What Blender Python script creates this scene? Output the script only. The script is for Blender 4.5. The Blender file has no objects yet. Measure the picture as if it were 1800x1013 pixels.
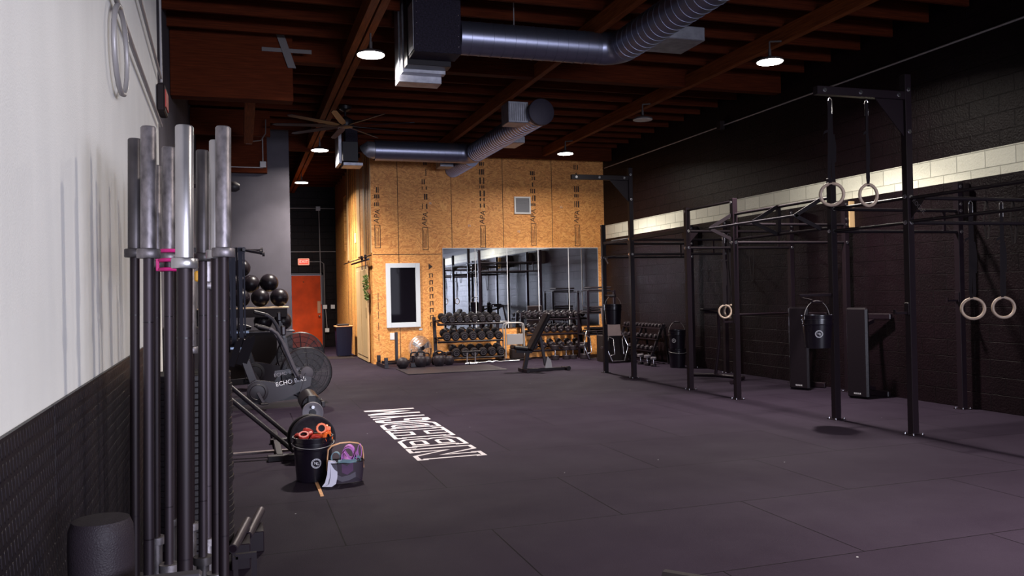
import bpy, math, random
from mathutils import Vector, Matrix, Euler
random.seed(7)
PI = math.pi
sc = bpy.context.scene
COL = sc.collection

# ------------------------------------------------------------------ camera
cam_data = bpy.data.cameras.new('camera')
cam = bpy.data.objects.new('camera', cam_data); COL.objects.link(cam)
cam_data.sensor_width = 36.0
cam_data.lens = 36.0 * 1460.0 / 1800.0
cam_data.clip_start = 0.05; cam_data.clip_end = 200
cam.matrix_world = Matrix(((0.95071405, 0.01809397, -0.30954064, 0.0),
                           (-0.30935742, -0.01224404, -0.95086701, 0.0),
                           (-0.02099499, 0.99976132, -0.00604308, 1.5),
                           (0, 0, 0, 1)))
sc.camera = cam

# ------------------------------------------------------------------ world + exposure
W = bpy.data.worlds.new('world'); sc.world = W; W.use_nodes = True
bgn = W.node_tree.nodes['Background']
bgn.inputs[0].default_value = (0.55, 0.70, 1.0, 1); bgn.inputs[1].default_value = 0.6
sc.view_settings.view_transform = 'Standard'
sc.view_settings.look = 'None'
sc.view_settings.gamma = 1.0
sc.view_settings.use_curve_mapping = False
sc.view_settings.exposure = 0.48

LAMP_COL = (1.0, 0.91, 0.82)
LAMP_W = 78.0          # wide light of each lamp
CONE_W = 132.0         # concentrated part under each lamp
LAMPS = [(1.50, 9.80), (1.49, 16.43), (1.46, 21.16), (6.38, 8.91), (6.39, 15.89),
         (6.38, 2.30), (3.95, 2.50)]  # last entry is an added, unseen lamp that brightens the near floor
LAMP_Z = 4.35
DAY_W = 2500.0

def area(name, loc, rot, sx, sy, power, col, spread=180, shape='RECTANGLE'):
    d = bpy.data.lights.new(name, 'AREA'); d.shape = shape; d.size = sx
    if shape in ('RECTANGLE', 'ELLIPSE'): d.size_y = sy
    d.energy = power; d.color = col; d.spread = math.radians(spread)
    o = bpy.data.objects.new(name, d); COL.objects.link(o)
    o.location = loc; o.rotation_euler = rot
    return o
# low daylight from the street, entering under the header of the open roll-up door behind the camera
area('daylight_street', (6.5, -12.0, 2.0), (math.radians(90), 0, math.radians(18)), 10.0, 3.2, DAY_W, (0.80, 0.82, 1.0), 180)

# ------------------------------------------------------------------ materials
def mat(name, col, rough=0.5, metal=0.0, var=0.0, vscale=8.0, bump=0.0, bscale=60.0, spec=0.5, coat=0.0, stretch=None, emit=None, estr=0.0):
    m = bpy.data.materials.new(name); m.use_nodes = True
    nt = m.node_tree; b = nt.nodes['Principled BSDF']
    b.inputs['Base Color'].default_value = (*col, 1)
    b.inputs['Roughness'].default_value = rough
    b.inputs['Metallic'].default_value = metal
    b.inputs['Specular IOR Level'].default_value = spec
    if coat: b.inputs['Coat Weight'].default_value = coat
    if emit:
        b.inputs['Emission Color'].default_value = (*emit, 1); b.inputs['Emission Strength'].default_value = estr
    tc = nt.nodes.new('ShaderNodeTexCoord'); mp = nt.nodes.new('ShaderNodeMapping')
    nt.links.new(tc.outputs['Object'], mp.inputs[0])
    if stretch: mp.inputs['Scale'].default_value = stretch
    if var > 0:
        n = nt.nodes.new('ShaderNodeTexNoise'); n.inputs['Scale'].default_value = vscale; n.inputs['Detail'].default_value = 6
        nt.links.new(mp.outputs[0], n.inputs['Vector'])
        r = nt.nodes.new('ShaderNodeValToRGB')
        r.color_ramp.elements[0].position = 0.3; r.color_ramp.elements[1].position = 0.7
        r.color_ramp.elements[0].color = (*[c * (1 - var) for c in col], 1)
        r.color_ramp.elements[1].color = (*[min(1, c * (1 + var)) for c in col], 1)
        nt.links.new(n.outputs[0], r.inputs[0]); nt.links.new(r.outputs[0], b.inputs['Base Color'])
    if bump > 0:
        n2 = nt.nodes.new('ShaderNodeTexNoise'); n2.inputs['Scale'].default_value = bscale; n2.inputs['Detail'].default_value = 4
        nt.links.new(mp.outputs[0], n2.inputs['Vector'])
        bp = nt.nodes.new('ShaderNodeBump'); bp.inputs['Strength'].default_value = bump; bp.inputs['Distance'].default_value = 0.01
        nt.links.new(n2.outputs[0], bp.inputs['Height']); nt.links.new(bp.outputs[0], b.inputs['Normal'])
    return m

def N(nt, t, **kw):
    n = nt.nodes.new(t)
    for k, v in kw.items():
        if k in n.inputs: n.inputs[k].default_value = v
        else: setattr(n, k, v)
    return n

def mat_blocks(name, axes, dark, white=None, band=None, rough=0.42, mortar_dark=0.62):
    """painted concrete block: axes = which object axes run along (u, v)."""
    m = bpy.data.materials.new(name); m.use_nodes = True
    nt = m.node_tree; b = nt.nodes['Principled BSDF']; L = nt.links
    tc = N(nt, 'ShaderNodeTexCoord'); sp = N(nt, 'ShaderNodeSeparateXYZ'); cb = N(nt, 'ShaderNodeCombineXYZ')
    L.new(tc.outputs['Object'], sp.inputs[0])
    L.new(sp.outputs[axes[0]], cb.inputs[0]); L.new(sp.outputs[axes[1]], cb.inputs[1])
    br = N(nt, 'ShaderNodeTexBrick')
    br.inputs['Scale'].default_value = 1.0; br.inputs['Brick Width'].default_value = 0.406; br.inputs['Row Height'].default_value = 0.2032
    br.inputs['Mortar Size'].default_value = 0.006; br.inputs['Mortar Smooth'].default_value = 0.5
    br.inputs['Color1'].default_value = (1, 1, 1, 1); br.inputs['Color2'].default_value = (0.82, 0.82, 0.82, 1)
    br.inputs['Mortar'].default_value = (mortar_dark,) * 3 + (1,)
    L.new(cb.outputs[0], br.inputs['Vector'])
    no = N(nt, 'ShaderNodeTexNoise'); no.inputs['Scale'].default_value = 2.2; no.inputs['Detail'].default_value = 7
    L.new(tc.outputs['Object'], no.inputs['Vector'])
    rp = N(nt, 'ShaderNodeValToRGB'); rp.color_ramp.elements[0].position = 0.3; rp.color_ramp.elements[1].position = 0.75
    rp.color_ramp.elements[0].color = (*[c * 0.7 for c in dark], 1); rp.color_ramp.elements[1].color = (*[c * 1.35 for c in dark], 1)
    L.new(no.outputs[0], rp.inputs[0])
    base = rp.outputs[0]
    if band:
        g1 = N(nt, 'ShaderNodeMath', operation='GREATER_THAN'); g1.inputs[1].default_value = band[0]
        g2 = N(nt, 'ShaderNodeMath', operation='LESS_THAN'); g2.inputs[1].default_value = band[1]
        mu = N(nt, 'ShaderNodeMath', operation='MULTIPLY')
        L.new(sp.outputs[axes[1]], g1.inputs[0]); L.new(sp.outputs[axes[1]], g2.inputs[0])
        L.new(g1.outputs[0], mu.inputs[0]); L.new(g2.outputs[0], mu.inputs[1])
        mx = N(nt, 'ShaderNodeMix', data_type='RGBA')
        L.new(mu.outputs[0], mx.inputs[0]); L.new(base, mx.inputs[6]); mx.inputs[7].default_value = (*white, 1)
        base = mx.outputs[2]
    mm = N(nt, 'ShaderNodeMix', data_type='RGBA', blend_type='MULTIPLY'); mm.inputs[0].default_value = 1.0
    L.new(base, mm.inputs[6]); L.new(br.outputs['Color'], mm.inputs[7]); L.new(mm.outputs[2], b.inputs['Base Color'])
    b.inputs['Roughness'].default_value = rough; b.inputs['Specular IOR Level'].default_value = 0.13
    n2 = N(nt, 'ShaderNodeTexNoise'); n2.inputs['Scale'].default_value = 45; n2.inputs['Detail'].default_value = 5
    L.new(tc.outputs['Object'], n2.inputs['Vector'])
    ad = N(nt, 'ShaderNodeMath', operation='MULTIPLY_ADD'); ad.inputs[1].default_value = -2.2
    L.new(br.outputs['Fac'], ad.inputs[0]); L.new(n2.outputs[0], ad.inputs[2])
    bp = N(nt, 'ShaderNodeBump'); bp.inputs['Strength'].default_value = 0.9; bp.inputs['Distance'].default_value = 0.008
    L.new(ad.outputs[0], bp.inputs['Height']); L.new(bp.outputs[0], b.inputs['Normal'])
    return m

def mat_floor():
    m = bpy.data.materials.new('rubber_floor'); m.use_nodes = True
    nt = m.node_tree; b = nt.nodes['Principled BSDF']; L = nt.links
    b.inputs['Specular IOR Level'].default_value = 0.07; b.inputs['Specular Tint'].default_value = (0.9, 0.8, 1.0, 1)
    tc = N(nt, 'ShaderNodeTexCoord'); mp = N(nt, 'ShaderNodeMapping')
    mp.inputs['Location'].default_value = (-0.57, -6.30 + 12.2, 0)
    L.new(tc.outputs['Object'], mp.inputs[0])
    br = N(nt, 'ShaderNodeTexBrick'); br.offset = 0.5
    br.inputs['Scale'].default_value = 1.0; br.inputs['Brick Width'].default_value = 1.83; br.inputs['Row Height'].default_value = 1.22
    br.inputs['Mortar Size'].default_value = 0.0045; br.inputs['Mortar Smooth'].default_value = 0.2
    br.inputs['Color1'].default_value = (1, 1, 1, 1); br.inputs['Color2'].default_value = (0.88, 0.86, 0.88, 1); br.inputs['Mortar'].default_value = (0.08, 0.05, 0.07, 1)
    L.new(mp.outputs[0], br.inputs['Vector'])
    n1 = N(nt, 'ShaderNodeTexNoise'); n1.inputs['Scale'].default_value = 0.9; n1.inputs['Detail'].default_value = 8; n1.inputs['Roughness'].default_value = 0.65
    L.new(tc.outputs['Object'], n1.inputs['Vector'])
    r1 = N(nt, 'ShaderNodeValToRGB'); r1.color_ramp.elements[0].position = 0.3; r1.color_ramp.elements[1].position = 0.75
    r1.color_ramp.elements[0].color = (0.0130, 0.0086, 0.0156, 1); r1.color_ramp.elements[1].color = (0.0205, 0.0150, 0.0245, 1)
    L.new(n1.outputs[0], r1.inputs[0])
    mm = N(nt, 'ShaderNodeMix', data_type='RGBA', blend_type='MULTIPLY'); mm.inputs[0].default_value = 1
    L.new(r1.outputs[0], mm.inputs[6]); L.new(br.outputs['Color'], mm.inputs[7])
    # pale specks of dust
    v = N(nt, 'ShaderNodeTexVoronoi'); v.inputs['Scale'].default_value = 2.6
    L.new(tc.outputs['Object'], v.inputs['Vector'])
    lt = N(nt, 'ShaderNodeMath', operation='LESS_THAN'); lt.inputs[1].default_value = 0.018
    L.new(v.outputs['Distance'], lt.inputs[0])
    m2 = N(nt, 'ShaderNodeMix', data_type='RGBA'); m2.inputs[7].default_value = (0.3, 0.3, 0.32, 1)
    L.new(lt.outputs[0], m2.inputs[0]); L.new(mm.outputs[2], m2.inputs[6]); L.new(m2.outputs[2], b.inputs['Base Color'])
    n2 = N(nt, 'ShaderNodeTexNoise'); n2.inputs['Scale'].default_value = 190; n2.inputs['Detail'].default_value = 3
    L.new(tc.outputs['Object'], n2.inputs['Vector'])
    n3 = N(nt, 'ShaderNodeTexNoise'); n3.inputs['Scale'].default_value = 1.7; n3.inputs['Detail'].default_value = 6
    L.new(tc.outputs['Object'], n3.inputs['Vector'])
    mr = N(nt, 'ShaderNodeMapRange'); mr.inputs[3].default_value = 0.62; mr.inputs[4].default_value = 0.85
    L.new(n3.outputs[0], mr.inputs[0]); L.new(mr.outputs[0], b.inputs['Roughness'])
    bp = N(nt, 'ShaderNodeBump'); bp.inputs['Strength'].default_value = 0.35; bp.inputs['Distance'].default_value = 0.004
    L.new(n2.outputs[0], bp.inputs['Height']); L.new(bp.outputs[0], b.inputs['Normal'])
    return m

def mat_osb(name, axes, tint=(1, 1, 1)):
    m = bpy.data.materials.new(name); m.use_nodes = True
    nt = m.node_tree; b = nt.nodes['Principled BSDF']; L = nt.links
    tc = N(nt, 'ShaderNodeTexCoord'); sp = N(nt, 'ShaderNodeSeparateXYZ'); cb = N(nt, 'ShaderNodeCombineXYZ')
    L.new(tc.outputs['Object'], sp.inputs[0]); L.new(sp.outputs[axes[0]], cb.inputs[0]); L.new(sp.outputs[axes[1]], cb.inputs[1])
    outs = []
    for i, (ang, s) in enumerate(((1.15, 1.0), (2.0, 1.2))):
        mp = N(nt, 'ShaderNodeMapping'); mp.inputs['Rotation'].default_value = (0, 0, ang); mp.inputs['Scale'].default_value = (16 * s, 46 * s, 1)
        n = N(nt, 'ShaderNodeTexNoise'); n.inputs['Scale'].default_value = 2.0; n.inputs['Detail'].default_value = 2
        L.new(cb.outputs[0], n.inputs['Vector'])
        va = N(nt, 'ShaderNodeVectorMath', operation='MULTIPLY_ADD'); va.inputs[1].default_value = (0.5, 0.5, 0)
        L.new(n.outputs['Color'], va.inputs[0]); L.new(cb.outputs[0], va.inputs[2]); L.new(va.outputs[0], mp.inputs[0])
        v = N(nt, 'ShaderNodeTexVoronoi'); v.inputs['Scale'].default_value = 1.0
        L.new(mp.outputs[0], v.inputs['Vector']); outs.append(v.outputs['Color'])
    nn = N(nt, 'ShaderNodeTexNoise'); nn.inputs['Scale'].default_value = 14
    L.new(cb.outputs[0], nn.inputs['Vector'])
    gt = N(nt, 'ShaderNodeMath', operation='GREATER_THAN'); gt.inputs[1].default_value = 0.5; L.new(nn.outputs[0], gt.inputs[0])
    mx = N(nt, 'ShaderNodeMix', data_type='RGBA'); L.new(gt.outputs[0], mx.inputs[0]); L.new(outs[0], mx.inputs[6]); L.new(outs[1], mx.inputs[7])
    bw = N(nt, 'ShaderNodeRGBToBW'); L.new(mx.outputs[2], bw.inputs[0])
    r = N(nt, 'ShaderNodeValToRGB')
    t = tint
    r.color_ramp.elements[0].position = 0.12; r.color_ramp.elements[0].color = (0.56 * t[0], 0.200 * t[1], 0.048 * t[2], 1)
    r.color_ramp.elements[1].position = 0.9; r.color_ramp.elements[1].color = (0.92 * t[0], 0.46 * t[1], 0.135 * t[2], 1)
    e = r.color_ramp.elements.new(0.45); e.color = (0.76 * t[0], 0.315 * t[1], 0.080 * t[2], 1)
    L.new(bw.outputs[0], r.inputs[0]); L.new(r.outputs[0], b.inputs['Base Color'])
    b.inputs['Roughness'].default_value = 0.6
    bp = N(nt, 'ShaderNodeBump'); bp.inputs['Strength'].default_value = 0.25; bp.inputs['Distance'].default_value = 0.004
    L.new(bw.outputs[0], bp.inputs['Height']); L.new(bp.outputs[0], b.inputs['Normal'])
    return m

def mat_diamond():
    """dark rubber sheet with rows of short raised bars."""
    m = bpy.data.materials.new('bar_tread_rubber'); m.use_nodes = True
    nt = m.node_tree; b = nt.nodes['Principled BSDF']; L = nt.links
    b.inputs['Base Color'].default_value = (0.008, 0.004, 0.007, 1); b.inputs['Roughness'].default_value = 0.45; b.inputs['Specular IOR Level'].default_value = 0.5
    tc = N(nt, 'ShaderNodeTexCoord'); sp = N(nt, 'ShaderNodeSeparateXYZ'); L.new(tc.outputs['Object'], sp.inputs[0])
    def mth(op, a, c=None):
        n = N(nt, 'ShaderNodeMath', operation=op)
        for i, x in enumerate((a, c)):
            if x is None: continue
            if isinstance(x, (int, float)): n.inputs[i].default_value = x
            else: L.new(x, n.inputs[i])
        return n.outputs[0]
    y = mth('MULTIPLY', sp.outputs[1], 1 / 0.030); z = mth('MULTIPLY', sp.outputs[2], 1 / 0.045)
    zi = mth('FLOOR', z); off = mth('MULTIPLY', mth('MODULO', zi, 2.0), 0.5)
    fz = mth('SUBTRACT', mth('FRACT', z), 0.5)
    yy = mth('ADD', y, off)
    fy = mth('SUBTRACT', mth('FRACT', mth('ADD', yy, mth('MULTIPLY', fz, 0.5))), 0.5)
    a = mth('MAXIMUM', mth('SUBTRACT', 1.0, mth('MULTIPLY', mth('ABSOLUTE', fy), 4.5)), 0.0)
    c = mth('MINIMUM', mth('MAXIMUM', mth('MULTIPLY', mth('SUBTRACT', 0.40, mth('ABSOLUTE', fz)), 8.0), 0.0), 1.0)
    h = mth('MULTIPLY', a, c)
    glint_mix = N(nt, 'ShaderNodeMix', data_type='RGBA'); glint_mix.inputs[6].default_value = (0.005, 0.0022, 0.004, 1); glint_mix.inputs[7].default_value = (0.030, 0.022, 0.032, 1)  # raised bars coloured paler, painting in the glints along their ridges
    L.new(h, glint_mix.inputs[0]); L.new(glint_mix.outputs[2], b.inputs['Base Color'])
    bp = N(nt, 'ShaderNodeBump'); bp.inputs['Strength'].default_value = 1.0; bp.inputs['Distance'].default_value = 0.012
    L.new(h, bp.inputs['Height']); L.new(bp.outputs[0], b.inputs['Normal'])
    return m

def mat_white_wall():
    m = mat('painted_left_wall', (0.83, 0.81, 0.765), 0.6, var=0.035, vscale=2.0, stretch=(1, 2, 0.8))
    nt = m.node_tree; b = nt.nodes['Principled BSDF']; L = nt.links
    tc = N(nt, 'ShaderNodeTexCoord')
    a = N(nt, 'ShaderNodeTexNoise'); a.inputs['Scale'].default_value = 160; a.inputs['Detail'].default_value = 2
    L.new(tc.outputs['Object'], a.inputs['Vector'])
    mp = N(nt, 'ShaderNodeMapping'); mp.inputs['Scale'].default_value = (1, 5, 0.6); L.new(tc.outputs['Object'], mp.inputs[0])
    c = N(nt, 'ShaderNodeTexNoise'); c.inputs['Scale'].default_value = 1.5; c.inputs['Detail'].default_value = 3; L.new(mp.outputs[0], c.inputs['Vector'])
    ad = N(nt, 'ShaderNodeMath', operation='MULTIPLY_ADD'); ad.inputs[1].default_value = 1.0
    L.new(c.outputs[0], ad.inputs[0]); L.new(a.outputs[0], ad.inputs[2])
    bp = N(nt, 'ShaderNodeBump'); bp.inputs['Strength'].default_value = 0.22; bp.inputs['Distance'].default_value = 0.006
    L.new(ad.outputs[0], bp.inputs['Height']); L.new(bp.outputs[0], b.inputs['Normal'])
    return m

def mat_spiral():
    m = bpy.data.materials.new('spiral_duct'); m.use_nodes = True
    nt = m.node_tree; b = nt.nodes['Principled BSDF']; L = nt.links
    b.inputs['Base Color'].default_value = (0.24, 0.25, 0.33, 1); b.inputs['Metallic'].default_value = 0.9; b.inputs['Roughness'].default_value = 0.36
    return m

M = {}
M['floor'] = mat_floor()
M['wall_r'] = mat_blocks('black_painted_block_with_cream_band', ('Y', 'Z'), (0.0062, 0.0026, 0.0044), (0.86, 0.86, 0.72), (2.745, 3.065), rough=0.46)
M['wall_d'] = mat_blocks('black_painted_block', ('X', 'Z'), (0.006, 0.0035, 0.005), rough=0.5)
M['white_wall'] = mat_white_wall()
M['grey_wall'] = mat('grey_painted_wall', (0.062, 0.057, 0.070), 0.8, spec=0.2, var=0.28, vscale=1.1, bump=0.15, bscale=8)
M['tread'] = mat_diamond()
M['osb'] = mat_osb('oriented_strand_board', ('X', 'Z'))
M['osb_side'] = mat_osb('oriented_strand_board_side', ('Y', 'Z'), (0.9, 0.92, 0.85))
M['pine'] = mat('pine_boards', (0.60, 0.37, 0.17), 0.55, var=0.25, vscale=5, stretch=(14, 14, 0.7))
M['door_pine'] = mat('light_pine_door', (0.66, 0.44, 0.22), 0.5, var=0.15, vscale=4, stretch=(14, 14, 0.7))
M['timber'] = mat('ceiling_timber', (0.066, 0.0130, 0.0042), 0.75, spec=0.06, var=0.35, vscale=5, stretch=(0.6, 12, 12))
M['timber_y'] = mat('ceiling_timber_lengthwise', (0.165, 0.046, 0.014), 0.7, spec=0.06, var=0.35, vscale=5, stretch=(12, 0.6, 12))
M['deck'] = mat('roof_deck_ply', (0.022, 0.0028, 0.0014), 0.8, spec=0.06, var=0.4, vscale=3)
M['steel_black'] = mat('black_powder_coated_steel', (0.009, 0.005, 0.008), 0.34, metal=0.0, spec=0.28)
M['steel_dark'] = mat('dark_satin_steel', (0.010, 0.007, 0.010), 0.42, spec=0.28)
M['steel_grey'] = mat('grey_coated_steel', (0.045, 0.040, 0.050), 0.5, spec=0.2)
M['sleeve'] = mat('worn_steel_sleeve', (0.20, 0.18, 0.19), 0.44, metal=0.75, var=0.65, vscale=22, bump=0.06, bscale=120, stretch=(1, 1, 0.6))
M['sleeve_br'] = mat('bright_chrome_sleeve', (0.46, 0.44, 0.45), 0.30, metal=0.85, var=0.3, vscale=7, stretch=(1, 1, 0.5))
M['sleeve_dk'] = mat('dark_oxide_sleeve', (0.075, 0.066, 0.070), 0.42, metal=0.6, var=0.4, vscale=7)
M['shaft'] = mat('dark_steel_shaft', (0.016, 0.009, 0.012), 0.48, metal=0.5, var=0.35, vscale=3, stretch=(1, 1, 0.5))
M['shaft_br'] = mat('grey_steel_shaft', (0.042, 0.031, 0.038), 0.48, metal=0.6, var=0.25, vscale=3, stretch=(1, 1, 0.5))
M['chrome'] = mat('chrome', (0.75, 0.75, 0.78), 0.2, metal=1.0)
M['rubber'] = mat('black_rubber', (0.014, 0.011, 0.013), 0.5, spec=0.2, bump=0.1, bscale=150)
M['rubber_g'] = mat('worn_grey_black_rubber', (0.018, 0.013, 0.017), 0.5, spec=0.2, var=0.3, vscale=30)
M['vinyl'] = mat('black_vinyl', (0.007, 0.005, 0.007), 0.34, spec=0.16, bump=0.12, bscale=40)
M['foam'] = mat('moulded_black_foam', (0.018, 0.013, 0.017), 0.55, spec=0.2)
_nt = M['foam'].node_tree; _v = N(_nt, 'ShaderNodeTexVoronoi', feature='DISTANCE_TO_EDGE'); _v.inputs['Scale'].default_value = 150
_tc = N(_nt, 'ShaderNodeTexCoord'); _nt.links.new(_tc.outputs['Object'], _v.inputs['Vector'])
_b = N(_nt, 'ShaderNodeBump'); _b.inputs['Strength'].default_value = 0.35; _b.inputs['Distance'].default_value = 0.004
_nt.links.new(_v.outputs['Distance'], _b.inputs['Height']); _nt.links.new(_b.outputs[0], _nt.nodes['Principled BSDF'].inputs['Normal'])
M['duct'] = mat_spiral()
M['galv'] = mat('galvanised_sheet', (0.32, 0.32, 0.36), 0.45, metal=0.8, var=0.25, vscale=10)
M['duct_cap'] = mat('dark_duct_cap', (0.035, 0.028, 0.045), 0.6, metal=0.3)
M['lined'] = mat('black_duct_board', (0.014, 0.010, 0.020), 0.7, var=0.7, vscale=60, spec=0.2)
M['lamp_housing'] = mat('dark_lamp_housing', (0.06, 0.05, 0.05), 0.5)
M['lamp_off'] = mat('unlit_lamp_lens', (0.42, 0.38, 0.38), 0.4)
M['lamp_on'] = mat('lit_lamp_lens', (0.9, 0.9, 0.9), 0.5, emit=(1.0, 0.97, 0.90), estr=14.0)
M['white'] = mat('white_paint', (0.74, 0.74, 0.74), 0.45)
M['white_frame'] = mat('white_window_frame', (0.62, 0.65, 0.69), 0.4)
M['floor_paint'] = mat('white_floor_lettering', (0.40, 0.365, 0.395), 0.6, var=0.15, vscale=14)
M['glass_dark'] = mat('dark_window_glass', (0.006, 0.005, 0.008), 0.03, spec=0.015)
M['mirror'] = mat('mirror_silver', (0.86, 0.90, 0.94), 0.015, metal=1.0)
M['mirror_edge'] = mat('mirror_joint_strip', (0.62, 0.62, 0.64), 0.4)
M['red_door'] = mat('red_painted_steel_door', (0.60, 0.060, 0.006), 0.6, spec=0.2, var=0.25, vscale=2.5)
M['black_paint'] = mat('black_door_frame', (0.016, 0.012, 0.015), 0.4)
M['conduit'] = mat('grey_conduit', (0.33, 0.31, 0.31), 0.45, metal=0.3)
M['conduit_dk'] = mat('dark_painted_conduit', (0.10, 0.085, 0.085), 0.5)
M['exit_w'] = mat('exit_sign_housing', (0.80, 0.55, 0.45), 0.4, emit=(1.0, 0.35, 0.22), estr=0.45)
M['exit_r'] = mat('exit_sign_red', (0.9, 0.04, 0.02), 0.4, emit=(1.0, 0.04, 0.015), estr=1.1)
M['exit_l'] = mat('exit_sign_letters', (1.0, 0.6, 0.5), 0.4, emit=(1.0, 0.50, 0.42), estr=.9)
M['ring'] = mat('plywood_ring', (0.27, 0.205, 0.165), 0.5, var=0.2, vscale=12)
M['strap'] = mat('black_webbing', (0.007, 0.005, 0.007), 0.75, spec=0.1)
M['bucket'] = mat('black_glossy_plastic', (0.006, 0.004, 0.008), 0.25, spec=0.35)
M['decal'] = mat('pale_printed_mark', (0.55, 0.54, 0.58), 0.5)
M['orange'] = mat('orange_plastic', (0.85, 0.14, 0.02), 0.4)
M['red'] = mat('red_plastic', (0.45, 0.03, 0.02), 0.45)
M['yellow'] = mat('yellow_plastic', (0.62, 0.30, 0.02), 0.45)
M['pink'] = mat('magenta_plastic', (0.62, 0.02, 0.20), 0.4)
M['purple'] = mat('purple_band_fabric', (0.42, 0.14, 0.46), 0.75, bump=0.2, bscale=300)
M['teal'] = mat('teal_band_fabric', (0.13, 0.22, 0.27), 0.75, bump=0.2, bscale=300)
M['pale'] = mat('pale_lilac_band_fabric', (0.42, 0.41, 0.50), 0.75, bump=0.2, bscale=300)
M['navy_band'] = mat('blue_black_latex', (0.012, 0.012, 0.022), 0.55, spec=0.15)
M['bent_wood'] = mat('bent_wood', (0.55, 0.27, 0.11), 0.4, var=0.2, vscale=20)
M['blue_bin'] = mat('navy_plastic', (0.008, 0.008, 0.034), 0.45, spec=0.2)
M['brass'] = mat('aged_brass', (0.32, 0.17, 0.09), 0.4, metal=0.7)
M['print'] = mat('black_stencil_ink', (0.055, 0.03, 0.02), 0.8)
M['leaf'] = mat('plant_green', (0.10, 0.15, 0.03), 0.6, var=0.4, vscale=20)
M['pot'] = mat('clay_pot', (0.45, 0.18, 0.10), 0.6)
M['vent'] = mat('vent_grille', (0.20, 0.20, 0.22), 0.5)
M['concrete'] = mat('pale_plate_face', (0.12, 0.105, 0.12), 0.45)
M['alu'] = mat('scuffed_bluish_aluminium', (0.20, 0.25, 0.34), 0.45, metal=0.5, var=0.5, vscale=50)
M['board'] = mat('grey_brown_board', (0.11, 0.08, 0.082), 0.6, var=0.15, vscale=6)
M['dark_box'] = mat('dark_stained_plywood', (0.014, 0.008, 0.008), 0.6, spec=0.2)
def mat_mesh(name, col, alpha, rough=0.6):
    m = mat(name, col, rough); m.node_tree.nodes['Principled BSDF'].inputs['Alpha'].default_value = alpha; return m
M['fan_mesh'] = mat_mesh('fine_fan_mesh', (0.010, 0.008, 0.012), 0.5)
M['basket'] = mat_mesh('dark_translucent_mesh', (0.016, 0.006, 0.020), 0.66)
M['cage'] = mat_mesh('clear_fan_cage', (0.35, 0.32, 0.33), 0.28, 0.3)

# ------------------------------------------------------------------ mesh builder
def frame_of(d):
    d = Vector(d).normalized()
    up = Vector((0, 0, 1)) if abs(d.z) < 0.95 else Vector((1, 0, 0))
    a = up.cross(d).normalized(); return a, d.cross(a).normalized()

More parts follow.
